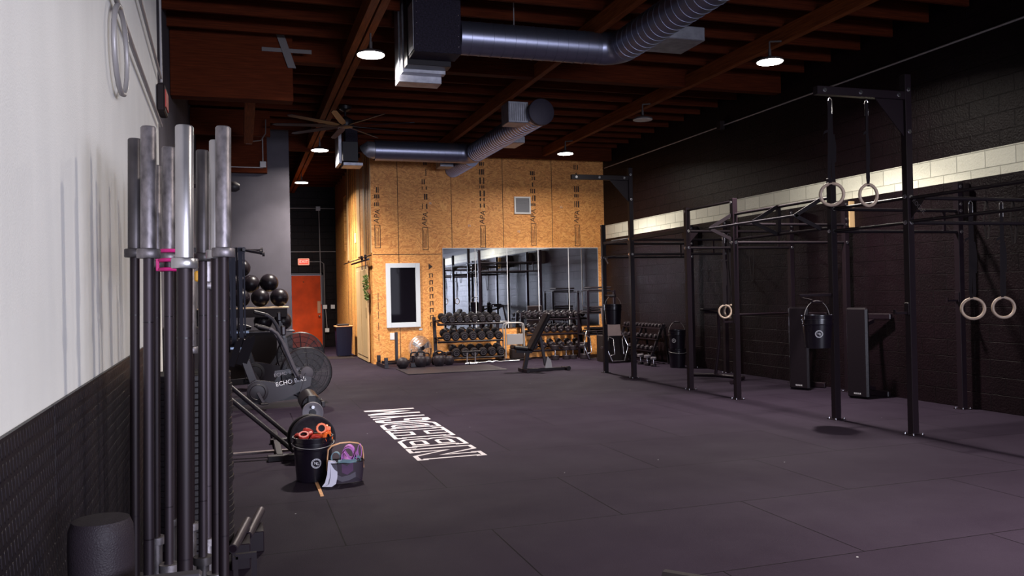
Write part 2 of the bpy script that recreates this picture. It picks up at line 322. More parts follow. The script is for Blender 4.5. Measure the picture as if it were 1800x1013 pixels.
class MB:
    def __init__(s): s.v = []; s.f = []; s.sm = []
    def add(s, vs, fs, smooth=False, T=None):
        o = len(s.v)
        for p in vs:
            p = Vector(p); s.v.append(tuple(T @ p) if T is not None else tuple(p))
        for f in fs: s.f.append([i + o for i in f]); s.sm.append(smooth)
        return s
    def box(s, c, d, b=0.0, T=None):
        """centre, full size, chamfer"""
        hx, hy, hz = d[0] / 2, d[1] / 2, d[2] / 2; cx, cy, cz = c
        b = min(b, hx * .9, hy * .9, hz * .9)
        if b <= 0:
            vs = [(cx + x * hx, cy + y * hy, cz + z * hz) for x in (-1, 1) for y in (-1, 1) for z in (-1, 1)]
            return s.add(vs, [(0, 1, 3, 2), (4, 6, 7, 5), (0, 4, 5, 1), (2, 3, 7, 6), (0, 2, 6, 4), (1, 5, 7, 3)], False, T)
        vs = []; idx = {}
        for x in (-1, 1):
            for y in (-1, 1):
                for z in (-1, 1):
                    for a in range(3):
                        e = [hx - b, hy - b, hz - b]; e[a] = (hx, hy, hz)[a]
                        idx[(x, y, z, a)] = len(vs); vs.append((cx + x * e[0], cy + y * e[1], cz + z * e[2]))
        fs = []
        for a in range(3):
            o1, o2 = [(1, 2), (0, 2), (0, 1)][a]
            for sg in (-1, 1):
                q = []
                for u, w in ((-1, -1), (1, -1), (1, 1), (-1, 1)):
                    k = [0, 0, 0]; k[a] = sg; k[o1] = u; k[o2] = w; q.append(idx[(*k, a)])
                fs.append(q)
        for a in range(3):
            o1, o2 = [(1, 2), (0, 2), (0, 1)][a]
            for u in (-1, 1):
                for w in (-1, 1):
                    k0 = [0, 0, 0]; k0[o1] = u; k0[o2] = w
                    k1 = list(k0); k0[a] = -1; k1[a] = 1
                    fs.append([idx[(*k0, o1)], idx[(*k1, o1)], idx[(*k1, o2)], idx[(*k0, o2)]])
        for x in (-1, 1):
            for y in (-1, 1):
                for z in (-1, 1): fs.append([idx[(x, y, z, a)] for a in range(3)])
        return s.add(vs, fs, False, T)
    def b2(s, x0, x1, y0, y1, z0, z1, b=0.0): return s.box(((x0 + x1) / 2, (y0 + y1) / 2, (z0 + z1) / 2), (abs(x1 - x0), abs(y1 - y0), abs(z1 - z0)), b)
    def beam(s, p0, p1, w, h, b=0.0):
        """rectangular bar from p0 to p1; w horizontal, h the other way"""
        p0 = Vector(p0); p1 = Vector(p1); d = p1 - p0; a, c = frame_of(d)
        T = Matrix.Translation((p0 + p1) / 2) @ Matrix((( a.x, c.x, d.normalized().x, 0), (a.y, c.y, d.normalized().y, 0), (a.z, c.z, d.normalized().z, 0), (0, 0, 0, 1)))
        return s.box((0, 0, 0), (w, h, d.length), b, T)
    def cyl(s, p0, p1, r0, r1=None, n=20, caps=True, ch=0.0):
        r1 = r0 if r1 is None else r1
        p0 = Vector(p0); p1 = Vector(p1); d = (p1 - p0); L = d.length
        prof = [(r0, 0), (r1, L)] if ch <= 0 else [(r0 - ch, 0), (r0, ch), (r1, L - ch), (r1 - ch, L)]
        return s.lathe(prof, p0, d, n, caps)
    def lathe(s, prof, o=(0, 0, 0), ax=(0, 0, 1), n=24, caps=True, flat=False, sx=1.0, sy=1.0):
        a, c = frame_of(ax); d = Vector(ax).normalized(); o = Vector(o); vs = []; fs = []
        for r, h in prof:
            for k in range(n):
                t = 2 * PI * k / n; vs.append(o + a * (r * math.cos(t) * sx) + c * (r * math.sin(t) * sy) + d * h)
        m = len(prof)
        base = len(s.v)
        for j in range(m - 1):
            for k in range(n):
                k2 = (k + 1) % n; fs.append((j * n + k, j * n + k2, (j + 1) * n + k2, (j + 1) * n + k))
        s.add(vs, fs, not flat)
        if caps:
            s.f.append([base + k for k in range(n)][::-1]); s.sm.append(False)
            s.f.append([base + (m - 1) * n + k for k in range(n)]); s.sm.append(False)
        return s
    def sphere(s, c, r, n=24, m=14, sz=1.0):
        prof = [(max(1e-4, r * math.sin(PI * j / m)), -r * sz * math.cos(PI * j / m)) for j in range(m + 1)]
        return s.lathe(prof, c, (0, 0, 1), n, True)
    def tube(s, pts, r, n=10, closed=False, flat=None):
        """swept tube; flat=(w,h) sweeps a rectangle instead"""
        pts = [Vector(p) for p in pts]; m = len(pts); rings = []
        prev = None
        for i, p in enumerate(pts):
            if closed: d = pts[(i + 1) % m] - pts[i - 1]
            else: d = pts[min(i + 1, m - 1)] - pts[max(i - 1, 0)]
            d.normalize()
            if prev is None: a, c = frame_of(d)
            else:
                a = prev - d * prev.dot(d); a.normalize(); c = d.cross(a)
            prev = a
            if flat:
                w, h = flat; rings.append([p + a * (x * w / 2) + c * (y * h / 2) for x, y in ((-1, -1), (1, -1), (1, 1), (-1, 1))])
            else:
                rr = r[i] if isinstance(r, (list, tuple)) else r
                rings.append([p + a * (rr * math.cos(2 * PI * k / n)) + c * (rr * math.sin(2 * PI * k / n)) for k in range(n)])
        n = len(rings[0]); base = len(s.v); vs = [q for R_ in rings for q in R_]; fs = []
        for j in range(m if closed else m - 1):
            for k in range(n):
                k2 = (k + 1) % n; j2 = (j + 1) % m; fs.append((j * n + k, j * n + k2, j2 * n + k2, j2 * n + k))
        s.add(vs, fs, not flat)
        if not closed:
            s.f.append([base + k for k in range(n)][::-1]); s.sm.append(False)
            s.f.append([base + (m - 1) * n + k for k in range(n)]); s.sm.append(False)
        return s
    def torus(s, c, ax, R_, r, n=36, k=10, flatten=1.0):
        a, b_ = frame_of(ax); c = Vector(c)
        return s.tube([c + a * (R_ * math.cos(2 * PI * i / n)) + b_ * (R_ * math.sin(2 * PI * i / n)) for i in range(n)], r, k, True)
    def prism(s, poly, o, u, w, th):
        """polygon given in (u, w) axes, extruded by th along u x w (centred)"""
        o = Vector(o); u = Vector(u).normalized(); w = Vector(w).normalized(); nn = u.cross(w).normalized(); m = len(poly)
        vs = [o + u * x + w * y + nn * (th * sg) for sg in (-.5, .5) for x, y in poly]
        fs = [list(range(m))[::-1], [m + i for i in range(m)]] + [(i, (i + 1) % m, m + (i + 1) % m, m + i) for i in range(m)]
        return s.add(vs, fs, False)
    def ribbon(s, pts, wdir, w, th=0.004):
        """band of cloth: pts path, width along wdir"""
        pts = [Vector(p) for p in pts]; wd = Vector(wdir).normalized(); vs = []; fs = []; m = len(pts)
        for i, p in enumerate(pts):
            d = pts[min(i + 1, m - 1)] - pts[max(i - 1, 0)]; nn = d.cross(wd).normalized()
            for a, b_ in ((-1, -1), (1, -1), (1, 1), (-1, 1)): vs.append(p + wd * (a * w / 2) + nn * (b_ * th / 2))
        for j in range(m - 1):
            for k in range(4): fs.append((j * 4 + k, j * 4 + (k + 1) % 4, (j + 1) * 4 + (k + 1) % 4, (j + 1) * 4 + k))
        fs += [(0, 1, 2, 3), tuple((m - 1) * 4 + k for k in (3, 2, 1, 0))]
        return s.add(vs, fs, True)
    def build(s, name, m, parent=None, loc=None, rot=None):
        me = bpy.data.meshes.new(name); me.from_pydata(s.v, [], s.f)
        me.polygons.foreach_set('use_smooth', s.sm); me.materials.append(m)
        import bmesh
        bm = bmesh.new(); bm.from_mesh(me); bmesh.ops.recalc_face_normals(bm, faces=bm.faces); bm.to_mesh(me); bm.free()
        me.update()
        if any(s.sm):
            try: me.set_sharp_from_angle(angle=math.radians(40))
            except Exception: pass
        o = bpy.data.objects.new(name, me); COL.objects.link(o)
        if parent is not None: o.parent = parent
        if loc is not None: o.location = loc
        if rot is not None: o.rotation_euler = rot
        return o

def tag(o, label, cat, group=None):
    o['label'] = label; o['category'] = cat
    if group: o['group'] = group
    return o
def thing(name, label, cat, loc=(0, 0, 0), rot=(0, 0, 0), group=None):
    o = bpy.data.objects.new(name, None); COL.objects.link(o); o.location = loc; o.rotation_euler = rot
    o.empty_display_size = 0.1
    return tag(o, label, cat, group)
def struct(o):
    o['kind'] = 'structure'; return o
def copy_tree(o, parent=None):
    c = o.copy(); COL.objects.link(c)
    if parent is not None: c.parent = parent
    for ch in list(o.children): copy_tree(ch, c)
    return c
def text(name, s, size, loc, rot, m, parent=None, ext=0.001, align='CENTER', sx=1.0):
    cu = bpy.data.curves.new(name, 'FONT'); cu.body = s; cu.size = size; cu.extrude = ext; cu.align_x = align; cu.align_y = 'CENTER'
    o = bpy.data.objects.new(name, cu); COL.objects.link(o); o.location = loc; o.rotation_euler = rot; o.scale = (sx, 1, 1)
    cu.materials.append(m)
    dg = bpy.context.evaluated_depsgraph_get(); me = bpy.data.meshes.new_from_object(o.evaluated_get(dg))
    bpy.data.objects.remove(o); bpy.data.curves.remove(cu)
    me.name = name; o = bpy.data.objects.new(name, me); COL.objects.link(o); o.location = loc; o.rotation_euler = rot; o.scale = (sx, 1, 1)
    if not me.materials: me.materials.append(m)
    if parent is not None: o.parent = parent
    return o
FRONT = (PI / 2, 0, 0)       # text that faces -Y
def arc(c, u, w, r, a0, a1, n=8):
    c = Vector(c); u = Vector(u); w = Vector(w)
    return [c + u * (r * math.cos(a0 + (a1 - a0) * i / n)) + w * (r * math.sin(a0 + (a1 - a0) * i / n)) for i in range(n + 1)]
ORD = ['first', 'second', 'third', 'fourth', 'fifth', 'sixth', 'seventh', 'eighth', 'ninth', 'tenth', 'eleventh', 'twelfth', 'thirteenth',
       'fourteenth', 'fifteenth', 'sixteenth', 'seventeenth', 'eighteenth', 'nineteenth', 'twentieth', 'twenty-first', 'twenty-second',
       'twenty-third', 'twenty-fourth', 'twenty-fifth', 'twenty-sixth', 'twenty-seventh', 'twenty-eighth', 'twenty-ninth', 'thirtieth']

# ================================================================== SETTING
struct(MB().b2(-2.6, 8.6, -4.2, 26.0, -0.15, 0).build('floor', M['floor']))
XR = 8.30
struct(MB().b2(XR, XR + 0.2, -4.2, 26.0, 0, 5.15).build('wall_right', M['wall_r']))
# near left wall runs very slightly off parallel
def lw(y): return -0.49 - 0.025 * (y - 2.0)
w = MB(); YE = 7.35
w.add([(lw(-4.2), -4.2, 0), (lw(YE), YE, 0), (-1.1, YE, 0), (-1.1, -4.2, 0), (lw(-4.2), -4.2, 5.15), (lw(YE), YE, 5.15), (-1.1, YE, 5.15), (-1.1, -4.2, 5.15)],
      [(0, 1, 2, 3), (4, 5, 6, 7), (0, 1, 5, 4), (1, 2, 6, 5), (2, 3, 7, 6), (3, 0, 4, 7)])
struct(w.build('wall_left', M['white_wall']))
struct(MB().b2(-1.1, -0.80, YE + 0.002, 17.4, 0, 5.15).build('wall_left_far', M['grey_wall']))
g = MB(); g.b2(-1.1, 0.96, 17.4, 17.6, 0, 4.0); g.b2(0.53, 0.96, 17.4, 17.6, 4.0, 5.15)
struct(g.build('wall_front_left', M['grey_wall']))
struct(MB().b2(0.80, 0.96, 17.6, 25.5, 0, 5.15).build('wall_passage', M['wall_d']))
d = MB(); d.b2(0.8, 1.36, 25.5, 25.7, 0, 5.15); d.b2(2.34, 8.6, 25.5, 25.7, 0, 5.15); d.b2(1.36, 2.34, 25.5, 25.7, 2.22, 5.15)
struct(d.build('wall_back', M['wall_d']))
# wall behind the camera with an open roll-up door
q = MB(); q.b2(-1.1, 0.4, -4.2, -4.0, 0, 5.15); q.b2(7.4, 8.5, -4.2, -4.0, 0, 5.15); q.b2(0.4, 7.4, -4.2, -4.0, 2.95, 5.15)
struct(q.build('wall_entrance', M['wall_d']))
# OSB room: front wall and side wall
struct(MB().b2(2.73, XR, 18.25, 18.35, 0, 5.1).build('wall_front_board', M['osb']))
sw = MB()
sw.b2(2.73, 2.83, 18.352, 22.60, 0, 5.1); sw.b2(2.73, 2.83, 22.60, 23.30, 0, 2.75); sw.b2(2.73, 2.83, 22.60, 23.30, 4.25, 5.1); sw.b2(2.73, 2.83, 23.30, 25.5, 0, 5.1)
struct(sw.build('wall_side_board', M['osb_side']))
struct(MB().b2(2.84, 2.90, 22.5, 23.4, 2.7, 4.3).build('window_side_opening', M['glass_dark']))
# seams, battens and the printing on the boards
tr = MB()
for x in (3.32, 4.54, 5.76, 6.97): tr.b2(x - .005, x + .005, 18.244, 18.252, 0 if x < 4 else 2.54, 5.0)
tr.b2(2.75, 4.28, 18.244, 18.252, 2.405, 2.415)
o = struct(tr.build('trim_board_seams', M['print']))
tr = MB()
for y in (18.75, 19.0, 20.9, 21.3, 21.7, 22.1): tr.b2(2.724, 2.732, y - .010, y + .010, 2.45, 5.0)
for y in (21.3, 21.9, 22.6): tr.b2(2.724, 2.732, y - .006, y + .006, 0, 2.4)
tr.b2(2.722, 2.731, 18.3, 23.5, 2.40, 2.415)
struct(tr.build('trim_side_seams', M['print']))
tr = MB()
for y0, y1 in ((18.25, 18.36), (19.15, 19.4), (20.0, 20.5), (22.25, 22.55)): tr.b2(2.712, 2.729, y0, y1, 2.45, 4.9)
struct(tr.build('trim_side_battens', M['pine']))
pr = MB()
rnd = random.Random(3)
for xc, zb, zt in ((2.86, 2.55, 3.85), (3.93, 2.50, 4.5), (5.27, 2.55, 4.5), (6.50, 2.60, 4.3), (7.60, 2.58, 4.5)):
    w_ = 0.13
    for (x0, x1, z0, z1) in ((-w_ / 2, w_ / 2, zb, zb + .012), (-w_ / 2, w_ / 2, zb + .50, zb + .512), (-w_ / 2, -w_ / 2 + .012, zb, zb + .5), (w_ / 2 - .012, w_ / 2, zb, zb + .5)):
        pr.b2(xc + x0, xc + x1, 18.245, 18.2505, z0, z1)
    for k in range(3): pr.b2(xc - .04 + k * .03, xc - .032 + k * .03, 18.245, 18.2505, zb + .05, zb + .45 - .08 * (k == 1))
    z = zb + 0.92
    while z < zt:
        h = rnd.uniform(.06, .16)
        for k in range(3):
            if rnd.random() < .72: pr.b2(xc - .06 + k * .045, xc - .06 + k * .045 + rnd.uniform(.015, .035), 18.245, 18.2505, z, z + h)
        z += h + rnd.uniform(.03, .1)
for k in range(8):     # column of marks low on the wall beside the window
    z = 2.0 - k * .155; pr.b2(3.99 + rnd.uniform(0, .03), 4.09 - rnd.uniform(0, .03), 18.245, 18.2505, z - .035, z - .022)
    pr.b2(4.0, 4.02, 18.245, 18.2505, z - .12, z - .03); pr.b2(4.06, 4.08, 18.245, 18.2505, z - .11, z - .02)
pr.prism([(0, 0), (.09, .07), (0, .14)], (3.99, 18.247, 2.06), (1, 0, 0), (0, 0, 1), .006)
for z in (0.5, .75, 1.0, 1.2, 1.4): pr.b2(2.84, 2.852, 18.245, 18.2505, z, z + .16)
prt = struct(pr.build('trim_board_print', M['print']))
for xc, zb in ((2.86, 2.55), (3.93, 2.50), (5.27, 2.55), (6.50, 2.60), (7.60, 2.58)):
    t = text('lettering', 'APA', .17, (xc, 18.247, zb + .70), (PI / 2, -PI / 2 + .12, 0), M['print'], prt)
for (x, z) in ((4.05, 3.55), (4.95, 3.05), (6.13, 2.92), (7.2, 3.5)):
    t = text('lettering', '15', .07, (x, 18.247, z), FRONT, M['decal'], prt)

# ---- ceiling
struct(MB().b2(-2.6, 8.6, -4.2, 26.0, 5.15, 5.3).build('ceiling', M['deck']))
j = MB()
y = -3.9; k = 0
while y < 25.4:
    if 9.05 < y < 10.0: j.b2(-1.1, 1.80, y - .02, y + .02, 4.80, 5.15); j.b2(2.44, 8.29, y - .02, y + .02, 4.80, 5.15)
    else: j.b2(-1.1 if y < 25 else 0.96, 8.29, y - .02, y + .02, 4.80, 5.15)
    y += 0.61
struct(j.build('ceiling_joists', M['timber']))
n_ = 0
for (x0, x1, y0, y1, z0, z1) in ((-0.8, 8.29, 4.55, 4.70, 4.50, 5.0), (-0.5, 8.29, 11.30, 11.46, 4.62, 5.1), (0.97, 8.29, 17.72, 17.86, 4.55, 5.0)):
    n_ += 1; struct(MB().b2(x0, x1, y0, y1, z0, z1, .004).build('beam_cross_%d' % n_, M['timber']))
n_ = 0
for xc, ya, yb in ((1.39, -3.9, 25.4), (1.50, -3.9, 25.4), (4.13, -3.9, 18.2), (6.60, -3.9, 18.2)):
    n_ += 1; struct(MB().b2(xc - .045, xc + .045, ya, yb, 4.60, 4.80, .003).build('beam_length_%d' % n_, M['timber_y']))
struct(MB().b2(-0.795, 0.68, 11.05, 11.28, 4.04, 5.1, .005).build('beam_deep_block', M['timber']))
struct(MB().b2(0.08, 0.22, 11.5, 14.6, 4.10, 4.28, .003).build('beam_short_length', M['timber_y']))
struct(MB().b2(-0.79, 0.53, 17.25, 17.38, 4.0, 5.1, .004).build('beam_over_grey_wall', M['timber']))
struct(MB().b2(-0.79, 0.53, 15.2, 15.3, 4.35, 4.8, .004).build('beam_cross_small', M['timber']))
# steel straps on the beams
st = MB(); st.b2(.30, .92, 11.03, 11.045, 4.66, 4.71); st.prism([(0, 0), (.10, 0), (-.04, .42), (-.14, .42)], (.62, 11.025, 4.46), (1, 0, 0), (0, 0, 1), .012)
struct(st.build('trim_steel_strap', M['conduit_dk']))
st = MB(); st.b2(0.84, 0.96, 9.0, 9.06, 5.0, 5.14)
struct(st.build('trim_steel_plate', M['conduit']))

# ---- rubber bar-tread sheets on the left wall
for i, (y0, y1) in enumerate(((-0.6, 1.70), (1.71, 2.55), (2.56, 4.60), (4.61, 6.40))):
    o = MB()
    x0 = lw(y0) + .001; x1 = lw(y1) + .001; t = .010
    o.add([(x0, y0, 0.001), (x1, y1, 0.001), (x1 + t, y1, 0.001), (x0 + t, y0, 0.001), (x0, y0, 1.22), (x1, y1, 1.22), (x1 + t, y1, 1.22), (x0 + t, y0, 1.22)],
          [(0, 1, 2, 3), (4, 5, 6, 7), (0, 1, 5, 4), (1, 2, 6, 5), (2, 3, 7, 6), (3, 0, 4, 7)])
    if i == 0: continue
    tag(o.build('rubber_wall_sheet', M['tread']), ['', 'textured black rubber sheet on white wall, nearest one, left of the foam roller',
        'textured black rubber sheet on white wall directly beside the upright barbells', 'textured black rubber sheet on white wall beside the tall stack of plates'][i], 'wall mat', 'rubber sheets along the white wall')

# ---- conduits on left wall
def pipe(name, pts, r, m, label, cat='conduit'):
    return tag(MB().tube(pts, r, 10).build(name, m), label, cat)
pipe('conduit', [(lw(3.6) + .03, 3.6, 2.86), (lw(5) + .03, 5.0, 2.86), (lw(7.2) + .03, 7.2, 2.9)], .013, M['conduit'], 'grey conduit running level along upper white wall, the lower of two')
pipe('conduit', [(lw(3.6) + .03, 3.6, 3.30), (lw(7.25) + .03, 7.25, 3.30)], .011, M['conduit'], 'thin conduit high on white wall, the upper of two')
lp = [(lw(3.95) + .03, 3.95, 2.89)] + [Vector((lw(4.25) + .035, 4.2 + .22 * math.sin(a), 2.66 + .2 * math.cos(a))) for a in [k * 2 * PI / 16 for k in range(17)]]
pipe('cable_loop', lp[1:], .012, M['conduit'], 'coiled grey cable hanging from the conduit bracket on white wall', 'cable')
pipe('conduit', [(-.60, 7.40, 3.3), (-.60, 7.40, 4.55), (-.58, 7.40, 4.72), (-.45, 7.40, 4.80), (-.2, 7.42, 4.78), (1.15, 7.5, 4.74)], .011, M['conduit'], 'thin conduit bending from the white wall corner up along the ceiling')
pipe('conduit', [(-.3, 17.22, 4.10), (.45, 17.22, 4.10)], .012, M['conduit'], 'short conduit along the beam above the grey wall')
e = thing('wall_sign', 'unlit exit sign seen edge-on high at the white wall corner', 'sign', (-.585, 7.28, 3.12))
MB().box((0, 0, 0), (.06, .30, .22), .01).build('housing', M['dark_box'], e); MB().box((.034, .0, -.0), (.008, .24, .14)).build('face', M['red'], e)
jb = MB().box((.45, 17.215, 4.16), (.12, .07, .12), .005); tag(jb.build('junction_box', M['conduit']), 'square grey junction box on beam end above the grey wall', 'electrical box')
pipe('conduit', [(.45, 17.22, 4.22), (.45, 17.22, 4.85)], .011, M['conduit'], 'vertical conduit rising from the junction box above grey wall')
tag(MB().box((.16, 14.66, 4.16), (.10, .08, .10), .004).build('junction_box', M['conduit']), 'small junction box on the end of the short timber beam', 'electrical box')
pipe('flexible_conduit', [(.22, 14.7, 4.16), (.36, 14.8, 4.20), (.44, 14.9, 4.34), (.45, 15.0, 4.6)], .010, M['conduit_dk'], 'curved flexible conduit from the box on the short timber beam', 'conduit')

# ---- lamps
for i, (x, y) in enumerate(LAMPS + [(6.41, 12.46)]):
    on = i < len(LAMPS)
    lab = ['lit round ceiling lamp beside the square duct box, larger and nearer', 'lit round ceiling lamp left of the second duct outlet box', 'lit round ceiling lamp farthest back, above the red door passage',
           'lit round ceiling lamp high above the pull-up rig', 'lit round ceiling lamp above the mirror wall corner', 'round ceiling lamp overhead near the entrance', 'added unseen ceiling lamp brightening the middle of the near floor', 'unlit round ceiling lamp between the two lit ones over the rig'][i]
    L_ = thing('ceiling_lamp', lab, 'ceiling lamp', (x, y, LAMP_Z), (0, 0, 0), 'round ceiling lamps')
    hs = MB(); hs.lathe([(.163, -.005), (.166, .0), (.160, .018), (.10, .04), (.05, .05), (.02, .07), (.02, .15)], (0, 0, 0), (0, 0, 1), 32); hs.cyl((0, 0, .15), (0, 0, .25), .012, n=10)
    if x > 6 and y > 3: hs.cyl((0, 0, .25), (0.19 if on else .17, 0, .27), .012, n=8)
    hs.build('housing', M['lamp_housing'] if not on else M['lamp_housing'], L_)
    MB().lathe([(.156, -.014), (.160, -.006)], (0, 0, 0), (0, 0, 1), 32).build('lens', M['lamp_on'] if on else M['lamp_off'], L_)
    if on:
        a = area('lamp_light', (0, 0, -.02), (0, 0, 0), .30, .30, LAMP_W, LAMP_COL, 163, 'DISK'); a.parent = L_
        a = area('lamp_cone', (0, 0, -.022), (0, 0, 0), .28, .28, CONE_W, LAMP_COL, 112, 'DISK'); a.parent = L_

# ---- ceiling fan
fan = thing('ceiling_fan', 'large dark ceiling fan with long thin blades', 'ceiling fan', (1.75, 14.45, 4.50))
fb = MB(); fb.lathe([(.05, -.10), (.13, -.08), (.15, -.03), (.13, .04), (.06, .08), (.03, .10)], n=24); fb.build('motor', M['steel_dark'], fan)
MB().cyl((0, 0, .1), (0, 0, .30), .018, n=10).build('rod', M['steel_dark'], fan); MB().lathe([(.02, .18), (.10, .22), (.11, .27)], n=20).build('canopy', M['steel_dark'], fan)
for k in range(9):
    a = k * 2 * PI / 9 + .25; u = Vector((math.cos(a), math.sin(a), 0)); wv = Vector((-math.sin(a), math.cos(a), .25))
    MB().prism([(.12, -.03), (.35, -.055), (1.15, -.045), (1.22, 0), (1.15, .045), (.35, .055), (.12, .03)], (0, 0, -.06), u, wv, .010).build('blade', M['steel_dark'], fan)
pipe('conduit', [(1.56, 12.3, 4.72), (1.56, 14.3, 4.70)], .012, M['conduit'], 'short conduit on the timber beam behind the ceiling fan')

# ---- ducts
def duct_run(p0, p1, r, name, parent, pitch=.13):
    p0 = Vector(p0); p1 = Vector(p1); L_ = (p1 - p0).length; prof = []
    h = 0
    while h < L_ - .02:
        prof += [(r, h), (r, h + pitch * .93), (r + .005, h + pitch * .932), (r + .005, h + pitch * .995)]; h += pitch
    prof = [q for q in prof if q[1] <= L_] + [(r, L_)]
    return MB().lathe(prof, p0, p1 - p0, 36).build(name, M['duct'], parent)
D1 = thing('air_duct', 'long spiral metal duct nearest the camera with an elbow bend', 'air duct', (0, 0, 0))
zd = 4.45
duct_run((2.42, 9.24, zd), (4.18, 9.24, zd), .19, 'duct_run', D1); duct_run((4.43, 8.99, zd), (4.43, 2.6, zd), .19, 'duct_run', D1)
eb = MB(); eb.tube(arc((4.18, 8.99, zd), (1, 0, 0), (0, 1, 0), .25, PI / 2, 0, 5), .195, 32); eb.build('elbow', M['duct'], D1)
MB().box((4.85, 8.60, 4.42), (.50, .55, .16), .01).build('register', M['galv'], D1)
MB().cyl((3.1, 9.24, 4.64), (3.1, 9.24, 5.1), .006, n=6).build('hanger', M['conduit'], D1)
U1 = thing('duct_box', 'square black-lined duct box with riveted face beside nearest lamp', 'duct box', (0, 0, 0))
b_ = MB(); b_.b2(1.88, 2.42, 9.10, 9.42, 4.22, 5.12, .004); b_.build('main_box', M['lined'], U1)
b_ = MB(); b_.b2(1.86, 2.38, 9.43, 9.62, 4.16, 5.12, .004); b_.build('neck', M['steel_dark'], U1)
b_ = MB(); b_.b2(1.84, 2.36, 9.63, 9.74, 4.12, 5.12, .004); b_.build('flange', M['galv'], U1)
b_ = MB(); b_.b2(1.82, 2.34, 9.76, 10.0, 4.04, 5.12, .004); b_.build('register', M['galv'], U1)
b_ = MB(); b_.b2(1.872, 1.88, 9.12, 9.40, 4.25, 4.8); b_.build('side_panel', M['galv'], U1)
rv = MB()
for k in range(6): rv.sphere((1.93 + k * .088, 9.10, 4.86), .006, 8, 6)
for k in range(5): rv.sphere((2.39, 9.10, 4.3 + k * .12), .006, 8, 6); rv.sphere((1.91, 9.10, 4.3 + k * .12), .006, 8, 6)
rv.build('rivets', M['chrome'], U1)
D2 = thing('air_duct', 'spiral metal duct in front of the board wall with capped end', 'air duct', (0, 0, 0))
duct_run((2.55, 16.45, zd - .07), (4.33, 16.45, zd - .07), .20, 'duct_run', D2, .14); duct_run((4.58, 16.25, zd - .07), (4.60, 12.45, zd - .07), .195, 'duct_run', D2, .12)
duct_run((4.58, 16.6, zd - .14), (4.58, 18.24, zd - .14), .17, 'duct_run', D2, .12)
MB().tube(arc((4.33, 16.20, zd - .07), (1, 0, 0), (0, 1, 0), .25, PI / 2, 0, 5), .205, 32).build('elbow', M['duct'], D2)
MB().lathe([(.03, 0), (.20, .004), (.212, .01), (.212, .08)], (4.60, 12.40, zd - .07), (0, 1, 0), 36).build('end_cap', M['duct_cap'], D2)
MB().tube([(2.58, 16.45, zd - .07), (2.44, 16.44, zd - .06), (2.40, 16.48, zd - .10)], .17, 28).build('elbow', M['galv'], D2)
r_ = MB().box((4.27, 12.78, 4.40), (.34, .38, .34), .008).build('register', M['galv'], D2)
gr_ = MB()
for k in range(9): gr_.b2(4.12 + k * .035, 4.13 + k * .035, 12.58, 12.592, 4.26, 4.54)
gr_.build('grille', M['vent'], r_)
MB().box((4.90, 14.9, 4.35), (.34, .6, .12), .008).build('register', M['galv'], D2)
MB().box((4.20, 17.4, 4.33), (.30, .4, .22), .008).build('register', M['galv'], D2)
U2 = thing('duct_box', 'square metal duct box with bright register face beside second lamp', 'duct box', (0, 0, 0))
MB().b2(1.90, 2.20, 16.22, 16.80, 4.12, 4.50, .006).build('main_box', M['steel_dark'], U2); MB().b2(1.83, 1.895, 16.30, 16.90, 4.08, 4.79, .006).build('register', M['galv'], U2)
MB().b2(1.92, 2.30, 16.30, 16.75, 4.05, 4.11, .004).build('flange', M['galv'], U2); MB().b2(1.98, 2.22, 16.4, 16.7, 4.505, 4.79, .004).build('neck', M['lined'], U2)

# ---- right wall conduit, pipes
pipe('conduit', [(8.27, -3, 4.43), (8.27, 12.2, 4.43), (8.27, 18.1, 4.43)], .013, M['conduit'], 'long thin conduit running along the top of the black block wall')
pipe('conduit', [(8.27, 16.85, 1.15), (8.27, 16.85, 3.65)], .014, M['conduit'], 'vertical pale pipe on block wall beside the mirror')
tag(MB().box((8.24, 13.0, 4.43), (.1, .12, .16), .005).build('junction_box', M['dark_box']), 'dark junction box on the conduit high on the block wall', 'electrical box')

# ---- passage wall: red door, conduits, exit sign
D = thing('door_1', 'red', 'door', (1.85, 25.5, 0)); del D['label'], D['category']; D['kind'] = 'structure'
f_ = MB(); f_.b2(-.49, -.44, -.05, .06, 0, 2.22); f_.b2(.44, .49, -.05, .06, 0, 2.22); f_.b2(-.49, .49, -.05, .06, 2.16, 2.22); f_.build('door_frame', M['black_paint'], D)
MB().b2(-.435, .435, -.02, .03, .01, 2.155, .003).build('door_panel', M['red_door'], D)
p_ = MB().b2(.30, .40, -.03, -.02, 1.02, 1.38, .002).build('lock_plate', M['brass'], D)
MB().sphere((.35, -.06, .93), .035, 16, 10).build('door_knob', M['chrome'], D)
MB().sphere((-.09, -.028, 1.96), .018, 10, 8).build('peephole', M['brass'], D)
ES = thing('exit_sign', 'lit red and white EXIT sign above the red door', 'sign', (1.77, 25.42, 2.56))
MB().box((0, 0, 0), (.33, .06, .20), .015).build('housing', M['exit_w'], ES); fc = MB().box((0, -.033, 0), (.27, .008, .14)).build('face', M['exit_r'], ES)
text('lettering', 'EXIT', .13, (0, -.039, -.0), FRONT, M['exit_l'], ES, .001, sx=.95)
pipe('conduit', [(0.97, 25.46, 2.86), (2.72, 25.46, 2.86)], .013, M['conduit'], 'level conduit on dark block wall above the exit sign')
pipe('conduit', [(1.95, 25.46, 2.56), (2.28, 25.46, 2.56), (2.36, 25.46, 2.5), (2.37, 25.46, 1.2)], .011, M['conduit'], 'conduit bending from the exit sign down beside the red door')
pipe('conduit', [(2.27, 25.44, 1.28), (2.24, 25.44, 4.1)], .014, M['conduit'], 'vertical conduit on dark block wall right of the red door')
pipe('conduit', [(1.0, 25.46, 4.16), (2.7, 25.46, 4.16)], .012, M['conduit'], 'level conduit near the top of the dark passage wall')
